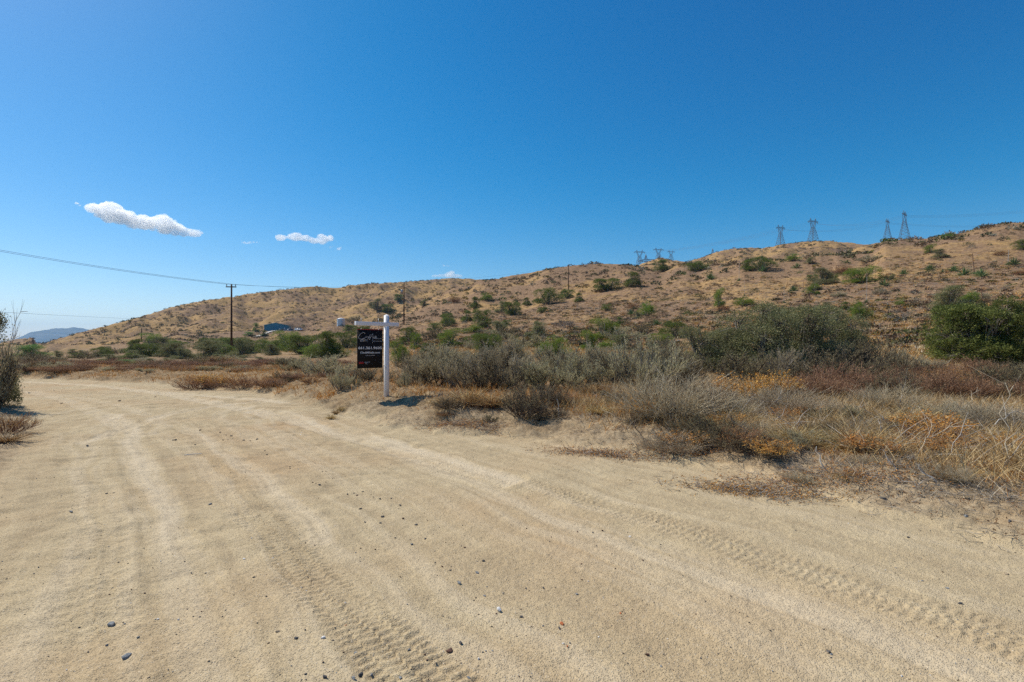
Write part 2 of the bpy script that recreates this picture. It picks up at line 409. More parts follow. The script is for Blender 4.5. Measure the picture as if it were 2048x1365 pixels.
    for nm, a in (("road", roadf), ("light", light), ("hill", hillf), ("litter", lit_), ("farhill", sstep(270, 380, Rf))):
        at = me.attributes.new(nm, 'FLOAT', 'POINT'); at.data.foreach_set("value", a.astype(np.float32))
    return me
def ground_material():
    m, t = mat("desert_ground")
    g = N(t, "ShaderNodeNewGeometry"); P = g.outputs['Position']
    road, light, hill = attr(t, "road"), attr(t, "light"), attr(t, "hill")
    big = noise(t, P, 0.35, 3); mid = noise(t, P, 2.2, 4, 0.6); fine = noise(t, P, 60, 3, 0.7); grit = noise(t, P, 190, 2, 0.6)
    c = ramp(t, mid, [(0.3, (0.45, 0.35, 0.21)), (0.7, (0.57, 0.455, 0.28))])
    c = mixc(t, ramp(t, big, [(0.45, 0.0), (0.7, 1.0)]), c, (0.49, 0.345, 0.195))
    c = mixc(t, math_(t, 'MULTIPLY', light, 0.8), c, (0.66, 0.545, 0.38))
    c = mixc(t, math_(t, 'MULTIPLY', light, -0.6), c, (0.34, 0.25, 0.15))
    # coarse grains: dark and pale specks
    v = voro(t, P, 95); cellv = v.outputs['Color']
    sep = N(t, "ShaderNodeSeparateColor"); L(t, cellv, sep.inputs[0])
    core = ramp(t, v.outputs['Distance'], [(0.30, 1.0), (0.45, 0.0)])
    dark = math_(t, 'MULTIPLY', math_(t, 'LESS_THAN', sep.outputs[0], 0.10), core)
    pale = math_(t, 'MULTIPLY', math_(t, 'GREATER_THAN', sep.outputs[0], 0.87), core)
    c = mixc(t, ramp(t, fine, [(0.35, 0.0), (0.65, 1.0)]), mixc(t, 0.25, c, (0.25, 0.19, 0.12)), c)
    c = mixc(t, math_(t, 'MULTIPLY', dark, 0.6), c, (0.14, 0.11, 0.085))
    c = mixc(t, math_(t, 'MULTIPLY', pale, 0.6), c, (0.70, 0.60, 0.46))
    # off the road: litter and crust
    off = ramp(t, math_(t, 'ADD', math_(t, 'SUBTRACT', 1.0, road), math_(t, 'MULTIPLY', math_(t, 'SUBTRACT', mid, 0.5), 0.8)), [(0.6, 0.0), (0.95, 1.0)])
    lit = noise(t, P, 9, 5, 0.75)
    cl = ramp(t, lit, [(0.30, (0.15, 0.105, 0.065)), (0.46, (0.33, 0.24, 0.145)), (0.62, (0.40, 0.31, 0.20))])
    c = mixc(t, math_(t, 'MULTIPLY', off, 0.85), c, cl)
    lm = noise(t, P, 3.0, 6, 0.8)
    c = mixc(t, math_(t, 'MULTIPLY', attr(t, 'litter'), 0.9), c, ramp(t, lm, [(0.32, (0.12, 0.075, 0.04)), (0.47, (0.27, 0.18, 0.095)), (0.60, (0.38, 0.275, 0.155)), (0.75, (0.44, 0.34, 0.21))]))
    # hillside: reddish stony soil, dry grass in patches, dark rock
    hb = noise(t, P, 0.03, 4, 0.6); hm = noise(t, P, 0.22, 5, 0.65, 0.4); hf = noise(t, P, 1.7, 5, 0.75)
    soil = ramp(t, hf, [(0.32, (0.07, 0.044, 0.028)), (0.50, (0.235, 0.145, 0.082)), (0.68, (0.38, 0.255, 0.15))])
    straw = ramp(t, hf, [(0.32, (0.16, 0.095, 0.04)), (0.5, (0.38, 0.235, 0.095)), (0.68, (0.51, 0.345, 0.16))])
    sm = math_(t, 'ADD', math_(t, 'ADD', math_(t, 'MULTIPLY', hb, 0.9), math_(t, 'MULTIPLY', hm, 0.6)), math_(t, 'MULTIPLY', attr(t, 'farhill'), 0.09))
    hc = mixc(t, ramp(t, sm, [(0.74, 0.0), (0.90, 1.0)]), soil, straw)
    rk = noise(t, P, 0.5, 6, 0.8); rb = noise(t, P, 0.012, 3, 0.5)
    rock = ramp(t, hf, [(0.35, (0.06, 0.045, 0.04)), (0.65, (0.19, 0.135, 0.105))])
    rmask = math_(t, 'MULTIPLY', ramp(t, rk, [(0.50, 0.0), (0.60, 1.0)]), ramp(t, math_(t, 'ADD', rb, math_(t, 'MULTIPLY', hm, 0.35)), [(0.64, 0.0), (0.76, 1.0)]))
    hc = mixc(t, math_(t, 'MULTIPLY', rmask, 0.85), hc, rock)
    vs = voro(t, P, 5.5); sep2 = N(t, "ShaderNodeSeparateColor"); L(t, vs.outputs['Color'], sep2.inputs[0])
    stone = math_(t, 'MULTIPLY', math_(t, 'GREATER_THAN', sep2.outputs[1], 0.80), ramp(t, vs.outputs['Distance'], [(0.25, 1.0), (0.4, 0.0)]))
    hc = mixc(t, math_(t, 'MULTIPLY', stone, 0.6), hc, mixc(t, sep2.outputs[0], (0.13, 0.09, 0.07), (0.46, 0.36, 0.27)))
    c = mixc(t, hill, c, hc)
    hgt = math_(t, 'ADD', math_(t, 'MULTIPLY', grit, 0.5), math_(t, 'ADD', math_(t, 'MULTIPLY', core, 0.6), math_(t, 'MULTIPLY', fine, 0.8)))
    b1 = bumpn(t, hgt, 0.8, 0.010)
    b2 = bumpn(t, math_(t, 'ADD', hf, math_(t, 'MULTIPLY', stone, 0.2)), 0.35, 0.35, b1)
    nm = N(t, "ShaderNodeMix"); nm.data_type = 'VECTOR'; L(t, hill, nm.inputs[0]); L(t, b1, nm.inputs[4]); L(t, b2, nm.inputs[5])
    bsdf(t, c, 0.95, 0, 0.08, nm.outputs[1]); return m
gm = ground_mesh(); gm.materials.append(ground_material())
ground = put(link("ground", gm), kind='structure')

# distant mountains beyond the valley
def mountains():
    th = np.radians(np.arange(-75, 20, 0.12)); r = np.linspace(7600, 10000, 40)
    R, T = np.meshgrid(r, th, indexing='ij'); x = (R * np.sin(T)).ravel(); y = (R * np.cos(T)).ravel()
    px = CX + F * np.tan(T.ravel())
    top = np.interp(px, [-3000, -600, -60, 20, 40, 60, 90, 110, 130, 150, 165, 182, 215, 300, 420, 1300], [640, 655, 688, 683, 676, 667, 661, 657.5, 657, 655.5, 657, 661, 668, 680, 690, 692])
    hz = (HY - top) / F * 8800 * np.cos(T.ravel())
    q = (R.ravel() - 7600) / 2400.0; env = np.sin(np.clip(q, 0, 1) * math.pi) ** 0.8
    z = env * hz * (1 + 0.10 * fbm(x * 0.002, y * 0.002, 4, 5)) + env * 30 * (0.4 - np.abs(fbm(x * 0.003, y * 0.003, 4, 8))) - 6
    nT = len(th); i = np.arange(len(r) - 1)[:, None]; j = np.arange(nT - 1)[None, :]
    Q = np.stack([i * nT + j, (i + 1) * nT + j, (i + 1) * nT + j + 1, i * nT + j + 1], -1).reshape(-1, 4)[:, ::-1]
    me = mesh_np("mountains", np.stack([x, y, z], 1), Q, smooth=True)
    m, t = mat("far_slopes"); g = N(t, "ShaderNodeNewGeometry")
    n = noise(t, g.outputs['Position'], 0.008, 6, 0.7)
    bsdf(t, ramp(t, n, [(0.35, (0.08, 0.10, 0.10)), (0.65, (0.17, 0.17, 0.16))]), 0.95, 0, 0.05)
    me.materials.append(m)
    put(link("mountains", me), kind='structure')
mountains()
# haze: a closed box of thin air around everything but the clouds
def haze():
    V = np.array([(sx * 11500, sy * 11500, z) for z in (-60, 560) for sy in (-1, 1) for sx in (-1, 1)], float)
    Q = [(0, 2, 3, 1), (4, 5, 7, 6), (0, 1, 5, 4), (2, 6, 7, 3), (0, 4, 6, 2), (1, 3, 7, 5)]
    me = mesh_np("haze", V, Q)
    m, t = mat("thin_air"); v = N(t, "ShaderNodeVolumePrincipled"); v.inputs['Color'].default_value = (0.30, 0.58, 0.95, 1)
    v.inputs['Density'].default_value = 0.00007; v.inputs['Anisotropy'].default_value = 0.2
    o = N(t, "ShaderNodeOutputMaterial"); L(t, v.outputs[0], o.inputs['Volume']); m.cycles.homogeneous_volume = True; me.materials.append(m)
    put(link("haze", me), kind='stuff')
if HAZE: haze()
# ------------------------------------------------------------------ plant building kit
def nrm(v): return v / (np.linalg.norm(v, axis=-1, keepdims=True) + 1e-9)
def rdir(n, R): return nrm(R.normal(size=(n, 3)))
class G:
    def __init__(s): s.V = []; s.Q = []; s.c = []; s.n = 0
    def add(s, V, Q, c):
        s.V.append(V); s.Q.append(Q + s.n); s.c.append(c); s.n += len(V)
    def arrays(s): return np.concatenate(s.V), np.concatenate(s.Q), np.concatenate(s.c)
    def mesh(s, name, mats, smooth=False):
        V, Q, c = s.arrays(); return mesh_np(name, V, Q, c, mats, smooth)
def tubes(g, P, r0, r1, R, sides=3, cv=None):
    """P (n, m, 3) polylines to tapered tubes"""
    n, m, _ = P.shape
    T = np.empty_like(P); T[:, :-1] = P[:, 1:] - P[:, :-1]; T[:, -1] = T[:, -2]; T = nrm(T)
    ref = np.where(np.abs(T[..., 2:3]) > 0.9, np.array([1.0, 0, 0]), np.array([0, 0, 1.0]))
    A = nrm(np.cross(T, ref)); B = np.cross(T, A)
    t = np.linspace(0, 1, m)[None, :, None]
    rad = np.reshape(r0, (-1, 1, 1)) * (1 - t) + np.reshape(r1, (-1, 1, 1)) * t
    rad = np.broadcast_to(rad, (n, m, 1))
    an = np.arange(sides) * 2 * math.pi / sides
    V = P[:, :, None, :] + rad[:, :, None, :] * (np.cos(an)[None, None, :, None] * A[:, :, None, :] + np.sin(an)[None, None, :, None] * B[:, :, None, :])
    base = (np.arange(n) * m * sides)[:, None, None] + (np.arange(m - 1) * sides)[None, :, None] + np.arange(sides)[None, None, :]
    k2 = (np.arange(sides) + 1) % sides
    b2 = (np.arange(n) * m * sides)[:, None, None] + (np.arange(m - 1) * sides)[None, :, None] + k2[None, None, :]
    Q = np.stack([base, b2, b2 + sides, base + sides], -1).reshape(-1, 4)
    c = R.random(n) if cv is None else np.broadcast_to(cv, (n,))
    g.add(V.reshape(-1, 3), Q, np.repeat(c, (m - 1) * sides))
def leaves(g, C, d, ln, wd, R, cv=None):
    n = len(C); s = nrm(np.cross(d, rdir(n, R)))
    ln = np.broadcast_to(ln, (n,))[:, None]; wd = np.broadcast_to(wd, (n,))[:, None]
    V = np.stack([C, C + d * ln * 0.5 + s * wd * 0.5, C + d * ln, C + d * ln * 0.5 - s * wd * 0.5], 1).reshape(-1, 3)
    g.add(V, np.arange(4 * n).reshape(n, 4), R.random(n) if cv is None else cv)
def grow(P, k, ln, spread, up, R, m=4, t0=0.35, wig=0.12):
    n, M, _ = P.shape; idx = np.repeat(np.arange(n), k)
    t = (t0 + (1 - t0) * R.random(n * k)) * (M - 1.001); i = t.astype(int); f = (t - i)[:, None]
    S = P[idx, i] * (1 - f) + P[idx, i + 1] * f; tg = nrm(P[idx, i + 1] - P[idx, i])
    d = nrm(tg * (1 - spread) + rdir(n * k, R) * spread + np.array([0, 0, up]))
    L_ = (ln[0] + (ln[1] - ln[0]) * R.random(n * k))[:, None] / (m - 1)
    out = [S]; 
    for _ in range(m - 1):
        out.append(out[-1] + d * L_); d = nrm(d + R.normal(size=d.shape) * wig + np.array([0, 0, up * 0.3]))
    return np.stack(out, 1)
def primaries(n, tilt, ln, R, m=5, up=0.12, wig=0.1, base=0.04):
    a = R.random(n) * 2 * math.pi; th = np.radians(tilt) * np.sqrt(R.random(n))
    d = np.stack([np.cos(a) * np.sin(th), np.sin(a) * np.sin(th), np.cos(th)], 1)
    p = np.stack([np.cos(a) * base * R.random(n), np.sin(a) * base * R.random(n), np.full(n, -0.02)], 1)
    L_ = (ln[0] + (ln[1] - ln[0]) * R.random(n))[:, None] / (m - 1); out = [p]
    for _ in range(m - 1):
        out.append(out[-1] + d * L_); d = nrm(d + R.normal(size=d.shape) * wig + np.array([0, 0, up]))
    return np.stack(out, 1)
def along(P, k, R, t0=0.2):
    n, M, _ = P.shape; idx = np.repeat(np.arange(n), k); t = (t0 + (1 - t0) * R.random(n * k)) * (M - 1.001)
    i = t.astype(int); f = (t - i)[:, None]
    return P[idx, i] * (1 - f) + P[idx, i + 1] * f, nrm(P[idx, i + 1] - P[idx, i])

# ------------------------------------------------------------------ plant materials
def leaf_mat(name, stops, rough=0.7, trans=0.25, hue=0.02, val=0.25, spec=0.15):
    m, t = mat(name)
    c = ramp(t, attr(t, "v"), stops)
    oi = N(t, "ShaderNodeObjectInfo")
    h = N(t, "ShaderNodeHueSaturation"); L(t, c, h.inputs['Color'])
    L(t, math_(t, 'ADD', math_(t, 'MULTIPLY', oi.outputs['Random'], hue), 0.5 - hue / 2), h.inputs['Hue'])
    L(t, math_(t, 'ADD', math_(t, 'MULTIPLY', oi.outputs['Random'], val), 1 - val / 2), h.inputs['Value'])
    b = N(t, "ShaderNodeBsdfPrincipled"); L(t, h.outputs[0], b.inputs['Base Color']); b.inputs['Roughness'].default_value = rough
    b.inputs['Specular IOR Level'].default_value = spec
    o = N(t, "ShaderNodeOutputMaterial")
    if trans > 0:
        tr = N(t, "ShaderNodeBsdfTranslucent"); L(t, h.outputs[0], tr.inputs[0])
        mx = N(t, "ShaderNodeMixShader"); mx.inputs[0].default_value = trans
        L(t, b.outputs[0], mx.inputs[1]); L(t, tr.outputs[0], mx.inputs[2]); L(t, mx.outputs[0], o.inputs[0])
    else: L(t, b.outputs[0], o.inputs[0])
    return m
M = {}
M['juniper'] = leaf_mat("juniper_scale_leaves", [(0, (0.055, 0.078, 0.02)), (0.5, (0.125, 0.165, 0.038)), (1, (0.25, 0.28, 0.07))], trans=0.35)
M['bright'] = leaf_mat("fresh_green_leaves", [(0, (0.07, 0.11, 0.02)), (0.5, (0.18, 0.25, 0.042)), (1, (0.34, 0.40, 0.08))], trans=0.35)
M['midgreen'] = leaf_mat("juniper_green", [(0, (0.055, 0.075, 0.02)), (0.5, (0.145, 0.175, 0.045)), (1, (0.32, 0.33, 0.10))], trans=0.3)
M['lime'] = leaf_mat("lime_green_leaves", [(0, (0.09, 0.17, 0.04)), (0.5, (0.15, 0.27, 0.06)), (1, (0.24, 0.36, 0.11))])
M['oak'] = leaf_mat("scrub_oak_leaves", [(0, (0.09, 0.10, 0.04)), (0.45, (0.19, 0.195, 0.085)), (0.8, (0.32, 0.30, 0.155)), (1, (0.48, 0.41, 0.24))], trans=0.3)
M['sage'] = leaf_mat("grey_sage_leaves", [(0, (0.30, 0.25, 0.14)), (0.5, (0.46, 0.40, 0.23)), (1, (0.63, 0.56, 0.35))], hue=0.03, trans=0.4)
M['olive'] = leaf_mat("olive_brown_leaves", [(0, (0.25, 0.20, 0.105)), (0.5, (0.40, 0.325, 0.17)), (1, (0.56, 0.48, 0.28))], trans=0.35)
M['red'] = leaf_mat("red_brown_seed_heads", [(0, (0.20, 0.095, 0.055)), (0.5, (0.32, 0.17, 0.10)), (1, (0.48, 0.31, 0.19))], trans=0.3)
M['gold'] = leaf_mat("golden_dry_flowers", [(0, (0.36, 0.15, 0.025)), (0.5, (0.60, 0.29, 0.055)), (1, (0.76, 0.46, 0.15))])
M['straw'] = leaf_mat("dry_straw", [(0, (0.32, 0.19, 0.07)), (0.5, (0.54, 0.37, 0.155)), (1, (0.74, 0.60, 0.34))], trans=0.2)
M['twig'] = leaf_mat("grey_twigs", [(0, (0.13, 0.105, 0.085)), (0.6, (0.27, 0.23, 0.19)), (1, (0.46, 0.41, 0.35))], trans=0, rough=0.85)
M['darktwig'] = leaf_mat("dark_brown_twigs", [(0, (0.045, 0.032, 0.025)), (1, (0.13, 0.10, 0.08))], trans=0, rough=0.85)
M['redtwig'] = leaf_mat("red_brown_twigs", [(0, (0.17, 0.09, 0.055)), (1, (0.38, 0.23, 0.145))], trans=0, rough=0.85)
M['tan'] = leaf_mat("tan_dry_stalks", [(0, (0.28, 0.215, 0.14)), (0.5, (0.46, 0.37, 0.245)), (1, (0.66, 0.58, 0.43))], trans=0.1, rough=0.85)
M['pale'] = leaf_mat("bleached_wood", [(0, (0.34, 0.30, 0.25)), (1, (0.58, 0.54, 0.48))], trans=0, rough=0.8)
M['yucca'] = leaf_mat("yucca_blades", [(0, (0.06, 0.12, 0.035)), (0.6, (0.13, 0.2, 0.075)), (1, (0.3, 0.32, 0.15))], trans=0.15)

# ------------------------------------------------------------------ plant kinds (each about 1 wide and 1 high), as (part name, mesh) lists
def k_clumpy(seed, leafm, twigm, lobes=11, tufts=75, per=16, leaf=0.017, flat=1.0, loose=0.05, low=0.1):
    R = np.random.default_rng(seed); gl, gt = G(), G()
    cs = []
    for i in range(lobes):
        a = R.random() * 2 * math.pi; rr = 0.30 * math.sqrt(R.random()); rad = R.uniform(0.12, 0.23)
        zc = R.uniform(low + rad * 0.8, 0.98 - rad) if i > lobes * 0.45 else rad * R.uniform(0.55, 1.0)
        if i <= lobes * 0.45: rr = R.uniform(0.18, 0.34); a = i * 6.3 / (lobes * 0.45) + R.random()
        zc = min(zc, 0.98 - rad - 0.9 * rr * rr)
        cs.append((rr * math.cos(a), rr * math.sin(a), zc, rad))
    for (x, y, z, rad) in cs:
        d = rdir(tufts, R); d[:, 2] = np.where(d[:, 2] < -0.5, -d[:, 2], d[:, 2])
        rr = rad * (0.72 + 0.42 * R.random(tufts) ** 0.7)[:, None]
        rr = rr * (1 + 0.35 * perlin(d[:, 0] * 2.1 + x * 9 + 5, d[:, 1] * 2.1 + d[:, 2] * 1.7, seed)[:, None])
        c = np.array([x, y, z]) + d * rr * np.array([1, 1, flat])
        c[:, 2] = np.maximum(c[:, 2], 0.02 + 0.05 * R.random(tufts))
        tv = np.repeat(R.random(tufts) * 0.55, per)
        cc = np.repeat(c, per, 0) + R.normal(size=(tufts * per, 3)) * loose * 0.5
        dd = nrm(np.repeat(d, per, 0) * 0.7 + R.normal(size=(tufts * per, 3)) * 0.7 + np.array([0, 0, 0.25]))
        leaves(gl, cc, dd, leaf * R.uniform(0.9, 2.0, tufts * per), leaf * 0.75, R, np.clip(tv + 0.45 * R.random(tufts * per), 0, 1))
        k = max(4, tufts // 9); pick = c[:k]
        b0 = np.array([x * 0.10, y * 0.10, -0.03]) * np.ones((k, 1)); mid = np.array([x * 0.6, y * 0.6, z * 0.5]) + R.normal(size=(k, 3)) * 0.03
        q1 = b0 * 0.5 + mid * 0.5 + R.normal(size=(k, 3)) * 0.012; ctr = np.array([x, y, z]) * 0.6 + pick * 0.4
        tubes(gt, np.stack([b0, q1, mid, ctr, pick], 1), 0.011, 0.0022, R, 4)
    return [("foliage", gl.mesh("foliage", [leafm])), ("stems", gt.mesh("stems", [twigm]))]
def k_sage(seed, leafm, twigm, n1=18, n2=7, n3=8, per=11, tilt=84, leaf=0.034, up=0.3):
    R = np.random.default_rng(seed); gl, gt = G(), G()
    p1 = primaries(n1, tilt, (0.38, 0.62), R, up=0.13, wig=0.16); p2 = grow(p1, n2, (0.18, 0.34), 0.45, up, R, t0=0.2); p3 = grow(p2, n3, (0.10, 0.24), 0.40, up * 1.3, R, m=3, t0=0.15)
    tubes(gt, p1, 0.014, 0.005, R, 4, 0.1); tubes(gt, p2, 0.0055, 0.0025, R, 3); tubes(gt, p3, 0.0026, 0.0012, R, 3)
    C, d = along(p3, per, R, 0.1); C = C + R.normal(size=C.shape) * 0.006
    leaves(gl, C, nrm(d + R.normal(size=d.shape) * 0.35 + np.array([0, 0, 0.3])), leaf * R.uniform(0.6, 1.3, len(C)), leaf * 0.22, R, np.clip(C[:, 2] * 0.25 + 0.75 * R.random(len(C)), 0, 1))
    return [("foliage", gl.mesh("foliage", [leafm])), ("stems", gt.mesh("stems", [twigm]))]
def k_brush(seed, headm, twigm, n1=70, n2=7, n3=3, heads=3, tilt=80, hs=0.018, ln=(0.3, 0.55), up=0.25, thick=1.0, top=True, r3=0.0016):
    R = np.random.default_rng(seed); gl, gt = G(), G()
    p1 = primaries(n1, tilt, ln, R, up=0.10, wig=0.12, base=0.12); p2 = grow(p1, n2, (0.12, 0.30), 0.38, up, R, t0=0.25); p3 = grow(p2, n3, (0.07, 0.16), 0.45, up, R, m=3, t0=0.4)
    tubes(gt, p1, 0.0055 * thick, 0.003 * thick, R, 3); tubes(gt, p2, 0.0030 * thick, 0.0018 * thick, R, 3); tubes(gt, p3, r3 * thick, r3 * 0.6 * thick, R, 3)
    C, d = along(p3, heads, R, 0.55)
    if top: 
        k = C[:, 2] > 0.25; C, d = C[k], d[k]
    leaves(gl, C, nrm(d * 0.4 + R.normal(size=d.shape)), hs * R.uniform(0.6, 1.4, len(C)), hs * 0.7, R)
    return [("seed_heads", gl.mesh("seed_heads", [headm])), ("stems", gt.mesh("stems", [twigm]))]
def k_tuft(seed, m, n=260, tilt=60, ln=(0.45, 1.0), w=0.008, base=0.12, droop=-0.10):
    R = np.random.default_rng(seed); g = G(); P = primaries(n, tilt, ln, R, m=5, up=droop, wig=0.10, base=base)
    tubes(g, P, w, w * 0.25, R, 3); return [("blades", g.mesh("blades", [m]))]
def k_bare(seed, m, n1=8, n2=4, n3=4, tilt=65):
    R = np.random.default_rng(seed); g = G()
    p1 = primaries(n1, tilt, (0.5, 0.9), R, up=0.08, wig=0.2); p2 = grow(p1, n2, (0.2, 0.42), 0.5, 0.2, R, wig=0.2); p3 = grow(p2, n3, (0.08, 0.22), 0.5, 0.2, R, m=3)
    tubes(g, p1, 0.012, 0.005, R, 4); tubes(g, p2, 0.006, 0.0028, R, 3); tubes(g, p3, 0.003, 0.0014, R, 3)
    return [("stems", g.mesh("stems", [m]))]
def k_yucca(seed, stalk=True, stalkm=None):
    R = np.random.default_rng(seed); gl, gt = G(), G(); n = 90
    a = R.random(n) * 2 * math.pi; th = np.radians(R.uniform(5, 88, n)); d = np.stack([np.cos(a) * np.sin(th), np.sin(a) * np.sin(th), np.cos(th)], 1)
    leaves(gl, np.tile(np.array([[0, 0, 0.02]]), (n, 1)), d, R.uniform(0.4, 0.6, n), 0.035, R)
    parts = [("blades", gl.mesh("blades", [M['yucca']]))]
    if stalk:
        P = np.array([[[0, 0, 0], [0.02, 0, 1.0], [0.05, 0.02, 2.0], [0.08, 0.02, 3.2]]], float); tubes(gt, P, 0.035, 0.02, R, 6)
        q = grow(P, 26, (0.12, 0.3), 0.8, 0.3, R, m=3, t0=0.62); tubes(gt, q, 0.008, 0.004, R, 3)
        parts.append(("stalk", gt.mesh("stalk", [stalkm or M['pale']])))
    return parts
def lowpoly(seed, n=170, leaf=0.10, h=0.55):
    R = np.random.default_rng(seed); g = G(); d = rdir(n, R); d[:, 2] = np.abs(d[:, 2])
    rr = R.uniform(0.25, 0.5, n)[:, None] * (1 + 0.4 * perlin(d[:, 0] * 2 + seed, d[:, 1] * 2, seed)[:, None])
    C = d * rr * np.array([1, 1, h * 1.7]); leaves(g, C, nrm(d + R.normal(size=d.shape) * 0.7 + np.array([0, 0, 0.3])), leaf * R.uniform(0.7, 1.4, n), leaf * 0.8, R)
    return g.arrays()
KIND = {
    'juniper': [k_clumpy(11, M['juniper'], M['twig']), k_clumpy(12, M['juniper'], M['twig'], lobes=13), k_clumpy(13, M['juniper'], M['twig'], lobes=9, flat=1.2)],
    'green': [k_clumpy(21, M['bright'], M['twig'], tufts=60, flat=1.15), k_clumpy(22, M['bright'], M['twig'], lobes=13, tufts=60)],
    'bigjuniper': [k_clumpy(31, M['midgreen'], M['twig'], lobes=30, tufts=190, per=20, leaf=0.012, loose=0.03), k_clumpy(32, M['midgreen'], M['twig'], lobes=26, tufts=190, per=20, leaf=0.0125, loose=0.03)],
    'oak': [k_clumpy(41, M['oak'], M['twig'], lobes=20, tufts=170, per=12, leaf=0.011, loose=0.045), k_clumpy(42, M['oak'], M['twig'], lobes=20, tufts=170, per=12, leaf=0.011, loose=0.05)],
    'greyoak': [k_clumpy(43, M['oak'], M['twig'], lobes=12, tufts=70, per=14, leaf=0.017, loose=0.06)],
    'lime': [k_clumpy(51, M['lime'], M['twig'], lobes=10, tufts=60, loose=0.07)],
    'sage': [k_sage(61, M['sage'], M['twig']), k_sage(62, M['sage'], M['twig'], n1=16), k_sage(63, M['sage'], M['darktwig'], n1=12, n2=7)],
    'olive': [k_sage(64, M['olive'], M['darktwig'], n1=18, n2=7, n3=7, per=9, leaf=0.022), k_sage(65, M['olive'], M['darktwig'], n1=18, n2=6, n3=8, per=9, leaf=0.022)],
    'red': [k_brush(71, M['red'], M['redtwig'], tilt=85), k_brush(72, M['red'], M['redtwig'], n1=60, tilt=85)],
    'gold': [k_brush(73, M['gold'], M['tan'], n1=40, hs=0.032, tilt=60, up=0.35), k_brush(74, M['gold'], M['tan'], n1=34, hs=0.036, tilt=62, up=0.35)],
    'rust': [k_brush(75, M['gold'], M['redtwig'], n1=60, hs=0.016, heads=2, tilt=80)],
    'tanfan': [k_brush(76, M['sage'], M['tan'], n1=150, n2=6, n3=2, heads=1, hs=0.012, tilt=62, ln=(0.5, 0.85), up=0.1, thick=0.85)],
    'brown': [k_brush(77, M['olive'], M['darktwig'], n1=60, n2=8, n3=4, heads=2, hs=0.014, tilt=72, ln=(0.4, 0.7))],
    'straw': [k_tuft(81, M['straw'], 320), k_tuft(82, M['straw'], 260, tilt=75)],
    'bare': [k_bare(91, M['twig'], n1=10, n2=6, n3=7), k_bare(92, M['twig'], n1=16, n2=8, n3=8, tilt=60)],
    'yucca': [k_yucca(95), k_yucca(96, stalkm=M['redtwig'])],
    'rosette': [k_yucca(97, False)],
}
PL = np.random.default_rng(99)
counter = {}
def plant(kind, px, py, w, h, label, cat="shrub", group=None, name=None, var=None, D=None, sink=0.02):
    """a plant of a kind whose foot shows at (px, py) of the photograph, w by h photograph pixels large"""
    if D is None: x, y, z = hit(px, py)
    else: y = D; x = (px - CX) / F * D; z = h1(x, y)
    W = w / F * y; H = h / F * y
    i = counter.get(kind, 0); counter[kind] = i + 1
    parts = KIND[kind][(i if var is None else var) % len(KIND[kind])]
    nm = name or {'juniper': 'juniper', 'green': 'green_shrub', 'bigjuniper': 'juniper_tree', 'oak': 'scrub_oak', 'greyoak': 'scrub_oak', 'lime': 'leafy_tree', 'sage': 'sagebrush', 'olive': 'desert_shrub',
                  'red': 'buckwheat_bush', 'gold': 'rabbitbrush', 'rust': 'rabbitbrush', 'tanfan': 'dry_bush', 'brown': 'dry_bush', 'straw': 'straw_tuft', 'bare': 'bare_bush', 'yucca': 'yucca', 'rosette': 'yucca'}[kind]
    e = empty(nm, (x, y, z - sink * H), PL.random() * 6.28, (W, W, H) if kind not in ('yucca', 'rosette') else (W, W, W if kind == 'rosette' else H / 3.2))
    put(e, label, cat, group)
    for pn, me in parts: link(pn, me, e)
    return e
# ------------------------------------------------------------------ boxes, bars and lathes
class B:
    def __init__(s): s.V = []; s.Q = []; s.n = 0
    def add(s, V, Q):
        s.V.append(np.array(V, float)); s.Q.append(np.array(Q) + s.n); s.n += len(V); return s
    def box(s, lo, hi, R=None, o=(0, 0, 0)):
        x0, y0, z0 = lo; x1, y1, z1 = hi
        V = np.array([(x0, y0, z0), (x1, y0, z0), (x1, y1, z0), (x0, y1, z0), (x0, y0, z1), (x1, y0, z1), (x1, y1, z1), (x0, y1, z1)], float)
        if R is not None: V = V @ R.T
        return s.add(V + np.array(o), [(0, 3, 2, 1), (4, 5, 6, 7), (0, 1, 5, 4), (1, 2, 6, 5), (2, 3, 7, 6), (3, 0, 4, 7)])
    def bar(s, a, b, r, r2=None, sides=4):
        a = np.array(a, float); b = np.array(b, float); d = nrm(b - a); ref = np.array([1.0, 0, 0]) if abs(d[2]) > 0.9 else np.array([0, 0, 1.0])
        u = nrm(np.cross(d, ref)); v = np.cross(d, u); r2 = r if r2 is None else r2
        an = (np.arange(sides) + 0.5) * 2 * math.pi / sides; ring = np.cos(an)[:, None] * u + np.sin(an)[:, None] * v
        V = np.concatenate([a + ring * r, b + ring * r2, [a], [b]]); n = sides
        Q = [(i, (i + 1) % n, n + (i + 1) % n, n + i) for i in range(n)] + [(2 * n, (i + 1) % n, i, i) for i in range(n)] + [(2 * n + 1, n + i, n + (i + 1) % n, n + (i + 1) % n) for i in range(n)]
        return s.add(V, Q)
    def lathe(s, prof, c=(0, 0, 0), sides=24):
        an = np.arange(sides) * 2 * math.pi / sides
        V = np.concatenate([np.stack([np.cos(an) * r, np.sin(an) * r, np.full(sides, z)], 1) for r, z in prof]) + np.array(c)
        Q = [(k * sides + i, k * sides + (i + 1) % sides, (k + 1) * sides + (i + 1) % sides, (k + 1) * sides + i) for k in range(len(prof) - 1) for i in range(sides)]
        return s.add(V, Q)
    def mesh(s, name, m, smooth=False, bevel=0):
        V = np.concatenate(s.V); Q = np.concatenate(s.Q); me = mesh_np(name, V, Q, None, [m], smooth)
        if bevel:
            import bmesh
            bm = bmesh.new(); bm.from_mesh(me); bmesh.ops.bevel(bm, geom=bm.edges[:] + bm.verts[:], offset=bevel, segments=2, affect='EDGES', profile=0.6)
            bm.to_mesh(me); bm.free()
        return me
